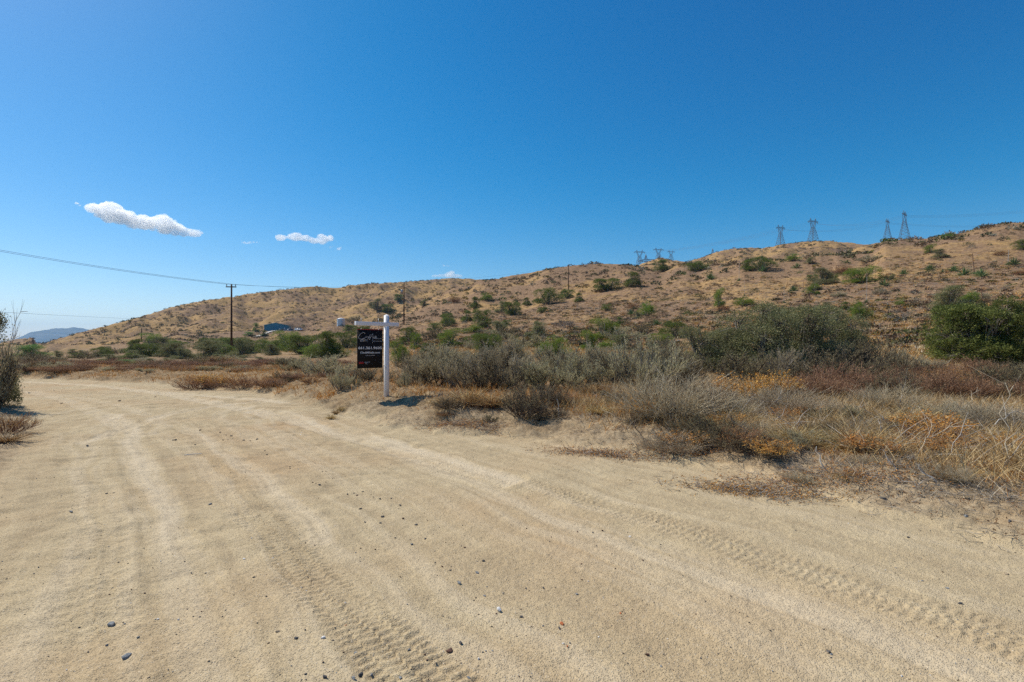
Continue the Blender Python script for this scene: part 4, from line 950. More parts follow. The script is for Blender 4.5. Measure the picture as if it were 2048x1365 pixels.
# ------------------------------------------------------------------ plants one can tell apart
HG = "green shrubs on the slope"
for a in [
    # kind, px, foot py, width, height, label
    ('juniper', 1262, 574, 48, 31, "rounded dark green shrub high on the slope, right of the second power pole"),
    ('juniper', 1216, 581, 66, 28, "low wide dark green shrub touching the round one high on the slope"),
    ('juniper', 1098, 608, 70, 38, "large oval green shrub at the foot of the plain dark pole"),
    ('juniper', 1055, 611, 26, 16, "small green shrub at the left end of the large oval one"),
    ('juniper', 1026, 631, 44, 32, "dark green shrub left of the large oval shrub, with grey tips"),
    ('greyoak', 1002, 626, 34, 26, "grey green shrub squeezed between two greener shrubs mid slope"),
    ('juniper', 964, 650, 50, 40, "tall dark green shrub in the row climbing the slope, widest of the row"),
    ('juniper', 932, 644, 32, 24, "small dark shrub leaning on the widest shrub of the climbing row"),
    ('juniper', 896, 649, 34, 26, "grey tipped green shrub near the lower end of the climbing row"),
    ('juniper', 870, 662, 38, 20, "flat green shrub at the lower end of the climbing row"),
    ('rust', 908, 654, 16, 10, "small yellow brown tuft beside the climbing row of shrubs"),
    ('juniper', 1326, 543, 50, 23, "green shrub near the crest below the pointed peak"),
    ('juniper', 1394, 543, 52, 22, "olive green shrub near the crest, right of the pointed peak"),
    ('juniper', 1524, 539, 64, 30, "dark green rounded shrub near the crest, left of the grassy hump"),
    ('juniper', 1493, 540, 30, 20, "small dark shrub at the left foot of the crest shrub"),
    ('green', 1292, 632, 42, 38, "round bright green shrub alone on bare soil casting a shadow"),
    ('green', 1438, 614, 28, 40, "upright narrow green shrub above the grey scrub oak"),
    ('green', 1488, 612, 50, 24, "low green shrub just right of the upright narrow one"),
    ('greyoak', 1650, 570, 68, 38, "dark grey green bush on the open right slope"),
    ('green', 1723, 567, 80, 36, "bright green bush joined to the dark one on the open right slope"),
    ('greyoak', 1630, 580, 34, 18, "low grey bush under the dark bush on the right slope"),
    ('green', 1722, 640, 48, 50, "green bush behind the right end of the scrub oak"),
    ('green', 1210, 680, 84, 46, "mid green shrub with greyish foot behind the tall sagebrush"),
    ('green', 1110, 716, 86, 58, "bright green shrub with ragged top above the sagebrush row"),
    ('green', 1178, 702, 46, 44, "green shrub between the ragged bright shrub and the sagebrush"),
    ('juniper', 978, 704, 74, 42, "dark green shrub behind the sagebrush row"),
    ('juniper', 820, 686, 48, 40, "round dark green shrub just right of the sign post top"),
    ('green', 800, 726, 46, 64, "tall green shrub right behind the sign post"),
    ('green', 832, 700, 28, 36, "narrow bright green shrub right of the sign post"),
    ('juniper', 848, 706, 30, 20, "low dark shrub showing above the sagebrush, right of the sign"),
    ('greyoak', 1898, 618, 84, 50, "juniper with bare grey branches showing through on the right slope"),
    ('green', 1936, 608, 44, 34, "green crown at the right of the bare branched juniper"),
    ('bigjuniper', 1965, 722, 196, 128, "large bright green juniper tree, left one of the pair at the right edge"),
    ('bigjuniper', 2052, 728, 120, 148, "large bright green juniper tree cut by the right edge"),
    ('juniper', 2046, 500, 36, 24, "dark green shrub at the right edge high on the slope"),
    ('lime', 1896, 475, 30, 8, "yellow green low bush on the right skyline"),
    ('juniper', 728, 690, 52, 48, "dark green shrub hidden partly behind the sign panel"),
    ('juniper', 655, 716, 86, 54, "broad green shrub left of the sign panel"),
    ('juniper', 608, 708, 84, 44, "broad dark green shrub below the parked vehicles"),
    ('green', 628, 716, 66, 30, "light green shrub in front of the broad dark ones"),
    ('juniper', 540, 706, 70, 34, "dark green shrub below the blue shed"),
    ('juniper', 502, 708, 46, 28, "dark green shrub just right of the pole with yellow bands"),
    ('greyoak', 478, 716, 60, 42, "grey green shrub behind the pole with yellow bands"),
    ('greyoak', 408, 718, 96, 42, "large grey green shrub left of the pole with yellow bands"),
    ('greyoak', 362, 719, 50, 24, "low grey green shrub at the left end of the grey green row"),
    ('juniper', 298, 714, 60, 32, "dark green shrub in the flat below the left hill"),
    ('juniper', 326, 714, 60, 24, "low dark green shrub joined to the one below the left hill"),
    ('juniper', 263, 706, 40, 22, "small olive shrub left of the dark green ones in the flat"),
    ('juniper', 212, 710, 30, 20, "round dark shrub with pale top in the flat"),
    ('greyoak', 216, 723, 60, 16, "low grey shrub in front of the round dark shrub"),
    ('juniper', 155, 717, 34, 14, "flat dark green shrub in the flat near the left"),
    ('greyoak', 114, 722, 28, 22, "small grey green shrub right of the lime green tree"),
    ('lime', 60, 714, 74, 30, "bright lime green tree at the far left under the mountains"),
    ('lime', 250, 729, 50, 12, "pale lime low shrub behind the red brown brush"),
    ('lime', 512, 664, 16, 22, "small yellow green tree at the left wall of the blue shed"),
    ('green', 340, 687, 50, 10, "low bright green shrub on the left hill foot"),
    ('juniper', 528, 672, 20, 10, "small dark shrub beside the concrete drive"),
    ('lime', 498, 672, 26, 10, "yellow green bush at the left end of the drive"),
    ('juniper', 700, 664, 30, 16, "dark shrub on the rise under the water tank"),
    ('oak', 1420, 738, 150, 92, "grey green scrub oak, left end of the large thicket"),
    ('oak', 1515, 746, 200, 146, "grey green scrub oak, tallest of the large thicket"),
    ('oak', 1612, 738, 190, 142, "grey green scrub oak in the middle of the large thicket"),
    ('oak', 1690, 728, 130, 110, "grey green scrub oak at the right end of the large thicket"),
    ('olive', 1490, 764, 150, 84, "low olive brown bush at the front left foot of the large thicket"),
    ('olive', 1660, 770, 160, 112, "olive brown bush with dark stems in front of the thicket"),
    ('olive', 1742, 752, 130, 100, "olive brown bush with dark stems, right of the thicket"),
    ('sage', 1560, 762, 120, 84, "pale sagebrush in front of the middle of the thicket"),
    ('sage', 1812, 748, 120, 66, "pale sagebrush between the thicket and the large juniper"),
    ('sage', 586, 742, 66, 36, "grey sagebrush left of the bare fan shaped bush"),
    ('sage', 650, 752, 110, 56, "wide pale sagebrush behind the bare fan shaped bush"),
    ('sage', 682, 782, 46, 66, "bare fan shaped sagebrush standing alone on sand left of the sign"),
    ('olive', 745, 764, 100, 44, "low grey sagebrush seen behind the sign panel foot"),
    ('sage', 712, 772, 24, 26, "tiny bare sagebrush below the sign panel"),
    ('sage', 811, 776, 26, 42, "small bare sagebrush right of the sign post"),
    ('sage', 838, 770, 72, 84, "dark footed sagebrush nearest to the sign on its right"),
    ('sage', 876, 772, 100, 102, "tall sagebrush, second right of the sign"),
    ('sage', 925, 776, 108, 92, "broad dense sagebrush, third right of the sign"),
    ('olive', 985, 780, 110, 104, "sagebrush with a dark gnarled stem in the middle of the row"),
    ('sage', 1035, 776, 110, 84, "sagebrush right of the gnarled one"),
    ('sage', 1090, 780, 110, 82, "pale sagebrush below the ragged bright green shrub"),
    ('sage', 1148, 778, 96, 92, "sagebrush with yellowish tips above the golden tuft"),
    ('olive', 1212, 776, 110, 110, "tall olive sagebrush right of the golden tuft"),
    ('sage', 1282, 778, 150, 140, "tallest sagebrush with thick leaning stems left of the thicket"),
    ('olive', 1346, 774, 110, 100, "sagebrush overlapping the left foot of the thicket"),
    ('tanfan', 1345, 842, 176, 118, "big fan of grey tan dry stalks in front of the thicket"),
    ('tanfan', 1400, 832, 110, 92, "smaller fan of dry stalks at the right of the big one"),
    ('brown', 1048, 836, 84, 92, "bare brown bush on the bank below the sagebrush row"),
    ('brown', 1092, 812, 80, 60, "low bare brown bush right of the bare brown one"),
    ('gold', 1470, 812, 116, 96, "tall orange tipped rabbitbrush right of the dry fan"),
    ('gold', 1545, 800, 100, 84, "orange tipped rabbitbrush in front of the scrub oak"),
    ('gold', 1592, 790, 60, 54, "small orange tipped rabbitbrush at the right of the others"),
    ('gold', 1290, 838, 80, 66, "low orange brown rabbitbrush left of the dry fan"),
    ('straw', 1182, 792, 48, 42, "bright golden tuft at the foot of the sagebrush"),
    ('rust', 1212, 794, 60, 44, "rust brown bush behind the bright golden tuft"),
    ('straw', 932, 808, 100, 46, "broad straw coloured grass clump right of the sign"),
    ('straw', 985, 812, 90, 40, "straw coloured grass clump left of the bare brown bush"),
    ('rust', 395, 778, 84, 42, "rust red rabbitbrush beside the road at the left"),
    ('gold', 428, 776, 84, 44, "golden topped rabbitbrush beside the road at the left"),
    ('rust', 478, 776, 88, 40, "rust brown rabbitbrush right of the golden topped one"),
    ('red', 540, 774, 70, 30, "low dark bush beside the road left of the sagebrush"),
    ('straw', 662, 838, 18, 16, "small yellow tuft on the bank, lowest of three"),
    ('straw', 672, 829, 16, 16, "small yellow tuft on the bank, middle of three"),
    ('straw', 682, 822, 14, 18, "small yellow tuft on the bank, highest of three"),
    ('rust', 14, 866, 92, 62, "dry brown bush by the road at the left edge"),
    ('straw', 10, 884, 90, 32, "dry straw clump at the foot of the left edge bush"),
]:
    plant(*a)
plant('greyoak', -14, 812, 112, 205, "tall dark bush with pale twigs at the left edge of the road")
plant('sage', -8, 816, 104, 175, "brown leafy bush leaning out at the left edge")
plant('bare', -46, 812, 76, 262, "bare twigs reaching over the left edge bush")
for a in [(1733, 606, 12, 54, "pale yucca stalk standing above the right end of the thicket"), (1948, 549, 30, 42, "brown yucca stalk between two green rosettes on the right slope"),
          (2016, 530, 18, 30, "yucca with a short dark stalk near the right edge"), (1964, 606, 20, 36, "pale yucca stalk behind the large juniper"),
          (1478, 562, 12, 42, "tall thin pale yucca stalk under the crest shrub"), (1369, 550, 8, 26, "thin pale yucca stalk on the slope below the pointed peak"),
          (1489, 592, 8, 30, "thin pale yucca stalk below the crest shrub"), (1606, 585, 10, 26, "brown yucca stalk left of the dark grey green bush"), (1568, 606, 10, 36, "brown yucca stalk above the thicket"),
          (1900, 632, 10, 26, "short pale trunk left of the large juniper")]:
    plant('yucca', a[0], a[1], a[2], a[3], a[4], cat="yucca")
for a in [(1929, 551, 32, "bright green yucca rosette left of the brown stalk"), (1962, 554, 36, "bright green yucca rosette right of the brown stalk"), (1908, 543, 24, "small green yucca rosette above the bare branched juniper"),
          (1860, 541, 26, "small green yucca rosette in the open right slope"), (1885, 456 + 90, 12, "tiny green yucca rosette beside a small one"), (1768, 572, 28, "green yucca rosette at the right foot of the bright green bush"),
          (2028, 530, 30, "pale green yucca rosette near the right edge"), (1594, 537, 24, "pale green yucca rosette on the slope under the hump"), (1526, 543, 26, "bright yucca rosette under the crest shrub"),
          (1808, 549, 22, "grey green yucca rosette in the open right slope"), (1420, 560, 30, "green yucca rosette mid slope left of the crest shrub"), (1336, 652, 20, "green yucca rosette above the sagebrush"),
          (1313, 651, 24, "darker yucca rosette beside the one above the sagebrush"), (1262, 630, 22, "pale green yucca rosette left of the round bright shrub"), (1587, 583, 24, "green yucca rosette left of the low grey bush")]:
    plant('rosette', a[0], a[1], a[2], a[2] * 0.5, a[3], cat="yucca", name="yucca_rosette")
plant('bare', 1130, 656, 30, 22, "dead branched bush lying on the open slope")
plant('bare', 1800, 640, 34, 24, "dead twiggy bush right of the thicket")

# red brown buckwheat: the right band and the band along the left flat
R2 = np.random.default_rng(5)
ONES = "first second third fourth fifth sixth seventh eighth ninth tenth eleventh twelfth thirteenth fourteenth fifteenth sixteenth seventeenth eighteenth nineteenth".split()
def ordinal(n):
    if n < 20: return ONES[n - 1]
    t = {2: "twent", 3: "thirt", 4: "fort", 5: "fift", 6: "sixt", 7: "sevent"}[n // 10]
    return t + "ieth" if n % 10 == 0 else t + "y " + ONES[n % 10 - 1]
LOOK = {'juniper': "dark green rounded shrub", 'green': "bright green shrub", 'greyoak': "grey green shrub", 'sage': "pale grey sagebrush", 'olive': "olive brown twiggy bush", 'red': "red brown bush", 'rust': "rust brown dry bush",
        'gold': "golden tipped dry bush", 'brown': "bare brown bush", 'tanfan': "fan of tan dry stalks", 'straw': "straw coloured clump", 'bare': "bare grey twiggy bush"}
def inbush(px0, px1, py0, py1, n, wr, hr, kinds, place, group, cat="shrub", name=None):
    made = []
    for _ in range(n):
        px = R2.uniform(px0, px1); py = R2.uniform(py0, py1); w = R2.uniform(*wr); k = kinds[int(R2.integers(len(kinds)))]
        made.append((px, k, plant(k, px, py, w, w * R2.uniform(*hr), "x", cat, group, name)))
    for k in set(q[1] for q in made):
        for i_, q in enumerate(sorted((q for q in made if q[1] == k), key=lambda q: q[0])):
            q[2]['label'] = "%s, %s from the left %s" % (LOOK[k], ordinal(i_ + 1), place)
inbush(1590, 2080, 776, 800, 26, (70, 140), (0.42, 0.72), ['red', 'red', 'red', 'olive', 'rust'], "in the band behind the straw", "buckwheat band at the right", name="buckwheat_bush")
inbush(1640, 2080, 752, 772, 16, (70, 110), (0.5, 0.6), ['red', 'red', 'olive'], "in the row below the large junipers", "dark bushes below the large junipers", name="twiggy_bush")
inbush(30, 720, 728, 738, 40, (40, 90), (0.2, 0.42), ['red', 'red', 'red', 'rust', 'olive'], "in the band across the left flat", "red brown bushes across the left flat", name="buckwheat_bush")
inbush(40, 640, 738, 745, 26, (30, 74), (0.18, 0.4), ['red', 'red', 'rust', 'sage'], "in the front row beyond the road bend", "red brown bushes beyond the road bend", name="buckwheat_bush")
inbush(30, 560, 722, 730, 26, (34, 60), (0.24, 0.36), ['sage', 'greyoak', 'red'], "in the row behind the red brown band", "mixed low bushes behind the red brown band", name="low_bush")
inbush(560, 720, 750, 768, 10, (30, 60), (0.35, 0.5), ['red', 'olive', 'rust'], "between the road bend and the sign", "low dark bushes left of the sign", name="low_bush")
inbush(800, 1360, 738, 760, 22, (80, 120), (0.6, 0.85), ['sage', 'olive', 'sage'], "in the back row of sagebrush", "sagebrush at the back of the row", name="sagebrush")
inbush(1120, 1640, 800, 815, 14, (40, 80), (0.4, 0.6), ['rust', 'brown', 'straw'], "in front of the sagebrush and thicket", "low dry bushes along the brush front", name="dry_bush")

inbush(240, 700, 698, 716, 24, (36, 76), (0.42, 0.6), ['juniper', 'greyoak', 'juniper', 'green', 'olive'], "at the hill foot left of the sign", "shrubs at the hill foot left of the sign", name="hill_foot_shrub")
inbush(40, 260, 702, 722, 12, (24, 46), (0.35, 0.5), ['juniper', 'greyoak', 'olive'], "in the flat under the left hill", "small shrubs in the flat under the left hill", name="flat_shrub")
inbush(860, 1400, 664, 712, 18, (40, 80), (0.45, 0.65), ['juniper', 'greyoak', 'green', 'olive', 'sage'], "right behind the sagebrush row", "shrubs behind the sagebrush row", name="hill_foot_shrub")
inbush(700, 1400, 596, 660, 26, (16, 36), (0.5, 0.7), ['juniper', 'greyoak', 'green', 'rust', 'sage'], "scattered on the middle slope", "small rounded shrubs on the middle slope", name="slope_shrub")
inbush(1380, 2048, 500, 640, 34, (16, 40), (0.45, 0.65), ['juniper', 'greyoak', 'green', 'rust', 'olive', 'sage'], "scattered on the open right slope", "small rounded shrubs on the right slope", name="slope_shrub")
inbush(1340, 2060, 822, 915, 54, (60, 130), (0.35, 0.62), ['rust', 'gold', 'brown', 'tanfan', 'olive', 'straw', 'straw', 'sage', 'tanfan', 'gold'], "tangled into the straw at the right", "knee high dry bushes in the straw", name="dry_bush")
inbush(1560, 2060, 920, 965, 13, (40, 80), (0.3, 0.5), ['rust', 'tanfan', 'straw', 'bare'], "at the front edge of the straw", "low dry bushes at the straw front", name="dry_bush")
inbush(840, 1320, 795, 850, 22, (40, 80), (0.3, 0.5), ['rust', 'brown', 'straw', 'olive'], "on the bank top below the sagebrush", "low dry bushes on the bank top", name="dry_bush")
# ------------------------------------------------------------------ hillside shrubs, seen in hundreds
low_kinds = []
def lowmat(nm, a, b): return leaf_mat(nm, [(0, a), (1, b)], trans=0.1, hue=0.03, val=0.4)
LM = [lowmat("dark_hill_leaves", (0.07, 0.07, 0.032), (0.17, 0.155, 0.075)), lowmat("brown_hill_leaves", (0.13, 0.085, 0.05), (0.26, 0.18, 0.11)), lowmat("green_hill_leaves", (0.06, 0.085, 0.022), (0.17, 0.20, 0.055)),
      lowmat("grey_hill_leaves", (0.17, 0.16, 0.115), (0.34, 0.32, 0.24)), lowmat("ochre_hill_leaves", (0.20, 0.14, 0.035), (0.38, 0.27, 0.08))]
LP = [lowpoly(s, 520, 0.05, 0.55 + 0.08 * (s % 3)) for s in range(6)]
LPM = {}
def slope_spot(R, r0, r1):
    a = math.radians(R.uniform(-44, 47)); r = math.exp(R.uniform(math.log(r0), math.log(r1))) if r0 > 150 else R.uniform(r0, r1)
    return r * math.sin(a), r * math.cos(a)
R3 = np.random.default_rng(17); placed = []; tries = 0
while len(placed) < 290 and tries < 20000:
    tries += 1; x, y = slope_spot(R3, 28, 190)
    px = CX + F * x / y
    if px < 560 and y < 120: continue
    if px < -20 or px > 2080: continue
    z = h1(x, y); py = HY - (z - EYE) / y * F
    if z < 1.6 + 0.2 * R3.random(): continue
    if perlin(np.array([x * 0.05]), np.array([y * 0.05]), 3)[0] < R3.uniform(-0.6, 0.3): continue
    if any((x - q[0]) ** 2 + (y - q[1]) ** 2 < 1.2 for q in placed): continue
    placed.append((x, y)); v = int(R3.integers(6)); mi = int(R3.choice(5, p=[0.27, 0.36, 0.15, 0.09, 0.13]))
    if (v, mi) not in LPM:
        V, Q, c = LP[v]; LPM[(v, mi)] = mesh_np("hill_shrub", V, Q, c, [LM[mi]])
    o = link("hill_shrub", LPM[(v, mi)]); s = R3.uniform(0.7, 2.2) * (1.2 if mi in (0, 1) else 0.85)
    o.location = (x, y, z - 0.03); o.rotation_euler = (0, 0, R3.uniform(0, 6.3)); o.scale = (s, s, s * R3.uniform(0.5, 0.85))
    lb = ["small dark green shrub dotted over the slope", "low brown shrub dotted over the slope", "small bright green shrub dotted over the slope", "small silvery shrub dotted over the slope", "small ochre yellow shrub dotted over the slope"][mi]
    put(o, lb, "shrub", ["dark green shrubs of the slope", "brown shrubs of the slope", "bright green shrubs of the slope", "silvery shrubs of the slope", "ochre shrubs of the slope"][mi])
def scatter(name, arrs, xs, ys, ss, hs, R, mats, label=None, zoff=-0.03, mat_i=None, tilt=0.0):
    """many copies merged into one mesh: stuff nobody could count"""
    g_V, g_Q, g_c, g_m = [], [], [], []; n0 = 0
    zs = surf(xs, ys)
    for k in range(len(xs)):
        V, Q, c = arrs[k % len(arrs)]; a = R.uniform(0, 6.3); ca, sa = math.cos(a), math.sin(a)
        W = np.stack([(V[:, 0] * ca - V[:, 1] * sa) * ss[k] + xs[k], (V[:, 0] * sa + V[:, 1] * ca) * ss[k] + ys[k], V[:, 2] * hs[k] + zs[k] + zoff * ss[k]], 1)
        g_V.append(W.astype(np.float32)); g_Q.append(Q + n0); n0 += len(V); g_c.append(c); g_m.append(np.full(len(Q), 0 if mat_i is None else mat_i[k]))
    me = mesh_np(name, np.concatenate(g_V), np.concatenate(g_Q), np.concatenate(g_c), mats, False, np.concatenate(g_m))
    return put(link(name, me), label, None, None, 'stuff')
def many(n, r0, r1, R, zmin=1.5, cond=None, a0=-48, a1=50):
    a = np.radians(R.uniform(a0, a1, n)); r = np.exp(R.uniform(math.log(r0), math.log(r1), n)) if r1 / r0 > 4.5 else np.sqrt(R.uniform(r0 * r0, r1 * r1, n))
    x = r * np.sin(a); y = r * np.cos(a); z = height(x, y); k = z > zmin
    k &= perlin(x * 0.03, y * 0.03, 3) + 0.5 * perlin(x * 0.11, y * 0.11, 4) > R.uniform(-0.9, 0.5, n)
    if cond is not None: k &= cond(x, y)
    return x[k], y[k]
R4 = np.random.default_rng(23)
tiny = [lowpoly(50 + s, 46, 0.20, 0.5) for s in range(5)]
x, y = many(34000, 150, 640, R4, 3.0)
s = R4.uniform(0.3, 1.0, len(x)) ** 2.5 * 2.8 + 0.45; mi = R4.choice(5, len(x), p=[0.42, 0.38, 0.06, 0.06, 0.08])
scatter("hillside_scrub", tiny, x, y, s, s * R4.uniform(0.55, 0.9, len(x)), R4, LM, "scrub dotted over the far hills", mat_i=mi)
x, y = many(16000, 30, 150, R4, 1.6, lambda x, y: (x / y > -0.45) | (y > 110))
s = R4.uniform(0.45, 1.1, len(x)) ** 1.8; mi = R4.choice(5, len(x), p=[0.22, 0.42, 0.08, 0.10, 0.18])
scatter("slope_scrub", tiny, x, y, s, s * R4.uniform(0.4, 0.8, len(x)), R4, LM, "small scrub on the near slope", mat_i=mi)
# ------------------------------------------------------------------ grass, litter, twigs, stones
def blades(name, x, y, hgt, m, R, w=0.004, lean=0.5, k=1, label=None, spread=0.05, seg=3):
    n = len(x); z = surf(x, y); a = R.uniform(0, 2 * math.pi, n); th = lean * R.uniform(0.2, 1.3, n)
    d = np.stack([np.cos(a) * np.sin(th), np.sin(a) * np.sin(th), np.cos(th)], 1); p = np.stack([x, y, z - 0.02], 1)
    L_ = hgt[:, None] / seg; out = [p]
    for _ in range(seg): out.append(out[-1] + d * L_); d = nrm(d + np.stack([np.cos(a) * 0.22, np.sin(a) * 0.22, np.full(n, -0.12)], 1) * lean + R.normal(size=(n, 3)) * 0.06)
    P = np.stack(out, 1); side = nrm(np.cross(P[:, 1] - P[:, 0], rdir(n, R)))
    t = np.linspace(1, 0.15, seg + 1)[None, :, None]; wv = (w * R.uniform(0.7, 1.4, n))[:, None, None]
    A = P - side[:, None] * t * wv; C = P + side[:, None] * t * wv
    V = np.stack([A, C], 2).reshape(-1, 3); b = (np.arange(n) * (seg + 1) * 2)[:, None] + (np.arange(seg) * 2)[None, :]
    Q = np.stack([b, b + 1, b + 3, b + 2], -1).reshape(-1, 4)
    me = mesh_np(name, V, Q, np.repeat(R.random(n), seg), [m]); return put(link(name, me), label, None, None, 'stuff')
R5 = np.random.default_rng(41)
def field(n, r0, r1, dens, a0=-46, a1=47, R=R5):
    a = np.radians(R.uniform(a0, a1, n)); r = r0 * (r1 / r0) ** R.random(n); x = r * np.sin(a); y = r * np.cos(a)
    k = R.random(n) < dens(x, y); return x[k], y[k]
def plateau(x, y, a=0.9, b=2.2): return sstep(a, b, bank_s(x, y) + 0.35 * fbm(x * 0.9, y * 0.9, 3, 5))
def pat(x, y, sc, seed, lo=-0.1, hi=0.45): return sstep(lo, hi, fbm(x * sc, y * sc, 3, seed))
right = lambda x, y: sstep(0.02, 0.42, x / np.maximum(y, 0.1))
# tall straw on the right, thinner towards the sign
x, y = field(420000, 4.2, 34, lambda x, y: plateau(x, y, 0.7, 2.0) * (0.45 + 0.55 * pat(x, y, 0.8, 201)) * (0.10 + 0.9 * right(x, y)) * (y < 30))
blades("dry_grass", x, y, R5.uniform(0.08, 0.46, len(x)) * (0.65 + 0.6 * pat(x, y, 0.5, 203)), M['straw'], R5, 0.0042, 0.75, label="dry straw grass")
x, y = field(170000, 4.0, 30, lambda x, y: plateau(x, y, 0.5, 1.8) * pat(x, y, 1.1, 207, -0.1, 0.3) * (0.12 + 0.88 * right(x, y)))
blades("rust_grass", x, y, R5.uniform(0.04, 0.20, len(x)), M['gold'], R5, 0.0034, 0.85, label="rust coloured dry grass")
x, y = field(300000, 8, 45, lambda x, y: plateau(x, y, np.where(x < -5, -0.1, 0.6), np.where(x < -5, 0.6, 2.0)) * (0.25 + 0.75 * pat(x, y, 0.6, 211)) * (1 - right(x, y)) * np.where(x / y < -0.45, 1.0, 0.45))
blades("short_straw", x, y, R5.uniform(0.06, 0.26, len(x)), M['gold'], R5, 0.009, 0.8, label="short dry grass", seg=2)
x, y = field(26000, 6, 24, lambda x, y: sstep(0.5, 1.0, verge_s(x, y)) * 0.9, -46, -38)
blades("verge_grass", x, y, R5.uniform(0.04, 0.22, len(x)), M['gold'], R5, 0.005, 0.8, label="dry grass on the left verge", seg=2)
x, y = field(200000, 4.0, 30, lambda x, y: plateau(x, y, 0.3, 1.6) * pat(x, y, 1.7, 217, -0.1, 0.25) * (0.35 + 0.65 * right(x, y)))
blades("grey_grass", x, y, R5.uniform(0.05, 0.30, len(x)), M['tan'], R5, 0.0036, 0.9, label="grey dry weeds")
# grey twigs and stalks lying about
def twigs(name, x, y, ln, m, R, r=0.003, lift=0.02, up=0.15, label=None, seg=5, wig=0.35):
    n = len(x); z = surf(x, y); a = R.uniform(0, 2 * math.pi, n); d = np.stack([np.cos(a), np.sin(a), R.uniform(-0.02, up * 2, n)], 1); d = nrm(d)
    p = np.stack([x, y, z + lift * R.random(n)], 1); out = [p]; L_ = ln[:, None] / (seg - 1)
    for _ in range(seg - 1): out.append(out[-1] + d * L_); d = nrm(d + R.normal(size=(n, 3)) * wig * np.array([1, 1, 0.4]))
    P = np.stack(out, 1)
    g = G(); tubes(g, P, r * R.uniform(0.5, 1.5, n), r * 0.4, R, 3); me = g.mesh(name, [m]); return put(link(name, me), label, None, None, 'stuff')
onb = lambda x, y: plateau(x, y, -0.25, 0.7)
x, y = field(80000, 3.8, 20, lambda x, y: onb(x, y) * (0.25 + 0.75 * pat(x, y, 1.2, 221, -0.1, 0.3)) * (0.8 + 0.2 * right(x, y)))
twigs("twig_litter", x, y, R5.uniform(0.04, 0.24, len(x)), M['twig'], R5, 0.0024, 0.03, 0.1, "grey twig litter")
x, y = field(16000, 4.2, 14, lambda x, y: plateau(x, y, 0.9, 2.0) * (0.05 + 0.95 * right(x, y)) * pat(x, y, 0.7, 225, -0.2, 0.3))
twigs("dry_stalks", x, y, R5.uniform(0.2, 0.65, len(x)), M['tan'], R5, 0.0030, 0.08, 0.55, "tangled dry stalks", wig=0.2)
x, y = field(1500, 4.4, 12, lambda x, y: plateau(x, y, 1.0, 2.2) * right(x, y))
twigs("bleached_twigs", x, y, R5.uniform(0.25, 0.8, len(x)), M['pale'], R5, 0.0045, 0.08, 0.5, "bleached dead twigs", wig=0.22)
# flat tangles of dead weed at the toe of the bank
for (px, py, w, dp, lb) in [(1500, 985, 1.0, 0.30, "grey tangle of dead weed at the foot of the right bank"), (1210, 912, 1.1, 0.28, "grey tangle of dead weed on the bank in the middle"), (1390, 905, 0.9, 0.25, "flattened dry weed on the bank under the dry fan"),
                            (930, 850, 1.2, 0.3, "thin strip of dead weed on the bank right of the sign"), (1640, 960, 1.2, 0.4, "rust and grey dead weed on the right bank")]:
    x0, y0, z0 = hit(px, py); n = 700; g = G(); R = np.random.default_rng(px)
    xx = x0 + R.normal(size=n) * w * 0.38; yy = y0 + R.normal(size=n) * dp * 0.5 - (xx - x0) * 0.35; zz = surf(xx, yy)
    a = R.uniform(0, 6.3, n); d = nrm(np.stack([np.cos(a), np.sin(a) * 0.6, R.uniform(0, 0.5, n)], 1)); P = [np.stack([xx, yy, zz + R.random(n) * 0.03], 1)]
    for _ in range(4): P.append(P[-1] + d * R.uniform(0.02, 0.055, n)[:, None]); d = nrm(d + R.normal(size=(n, 3)) * 0.35 * np.array([1, 1, 0.3]) - np.array([0, 0, 0.1]))
    P = np.stack(P, 1); tubes(g, P[: n * 2 // 3], 0.0028, 0.0014, R, 3)
    g2 = G(); C, dd = along(P, 3, R); leaves(g2, C, rdir(len(C), R), 0.018, 0.012, R)
    t = put(empty("dead_weed", (0, 0, 0)), lb, "dead weed", None, "stuff"); link("stems", g.mesh("stems", [M['twig']]), t); link("dry_leaves", g2.mesh("dry_leaves", [M['gold']]), t)
# single dead branches
def branch(px, py, ex, ey, dd, r, m, label, forks=4, seed=0):
    x, y, z = hit(px, py); a = np.array((x, y, z - 0.03)); D2 = y + dd; b = np.array(((ex - CX) / F * D2, D2, zof(D2, ey)))
    R = np.random.default_rng(seed + int(px)); n = 7; t = np.linspace(0, 1, n)[:, None]; P = a * (1 - t) + b * t; Ln = np.linalg.norm(b - a)
    P[1:-1] += R.normal(size=(n - 2, 3)) * Ln * 0.035; g = G(); P = P[None]; tubes(g, P, r, r * 0.4, R, 5, 0.8)
    if forks: q = grow(P, forks, (Ln * 0.2, Ln * 0.45), 0.45, 0.1, R, t0=0.25); tubes(g, q, r * 0.5, r * 0.2, R, 4)
    o = link("dead_branch", g.mesh("dead_branch", [m])); put(o, label, "branch")
branch(1118, 834, 1114, 798, 0.0, 0.013, M['pale'], "pale upright stick with small forks on the bank", 3)
branch(1655, 946, 1633, 893, 0.05, 0.010, M['pale'], "bleached curved stick standing at the front of the right weeds", 1)
branch(1760, 883, 1765, 832, 0.0, 0.012, M['pale'], "short pale upright stick in the middle of the straw", 2)
branch(1780, 835, 1812, 765, 0.1, 0.010, M['twig'], "dark arching stem rising from the straw toward the buckwheat", 2)
branch(1745, 852, 1684, 808, 0.1, 0.009, M['darktwig'], "dark stem leaning left over the straw", 2)
branch(2018, 942, 2010, 765, 0.2, 0.009, M['tan'], "tall forked pale stem near the right edge", 5)
branch(1606, 920, 1600, 888, 0, 0.010, M['darktwig'], "short dark stub standing in the weeds", 0)
branch(1885, 975, 1838, 928, 0.1, 0.009, M['pale'], "white branch lying on the sand at the right", 3)
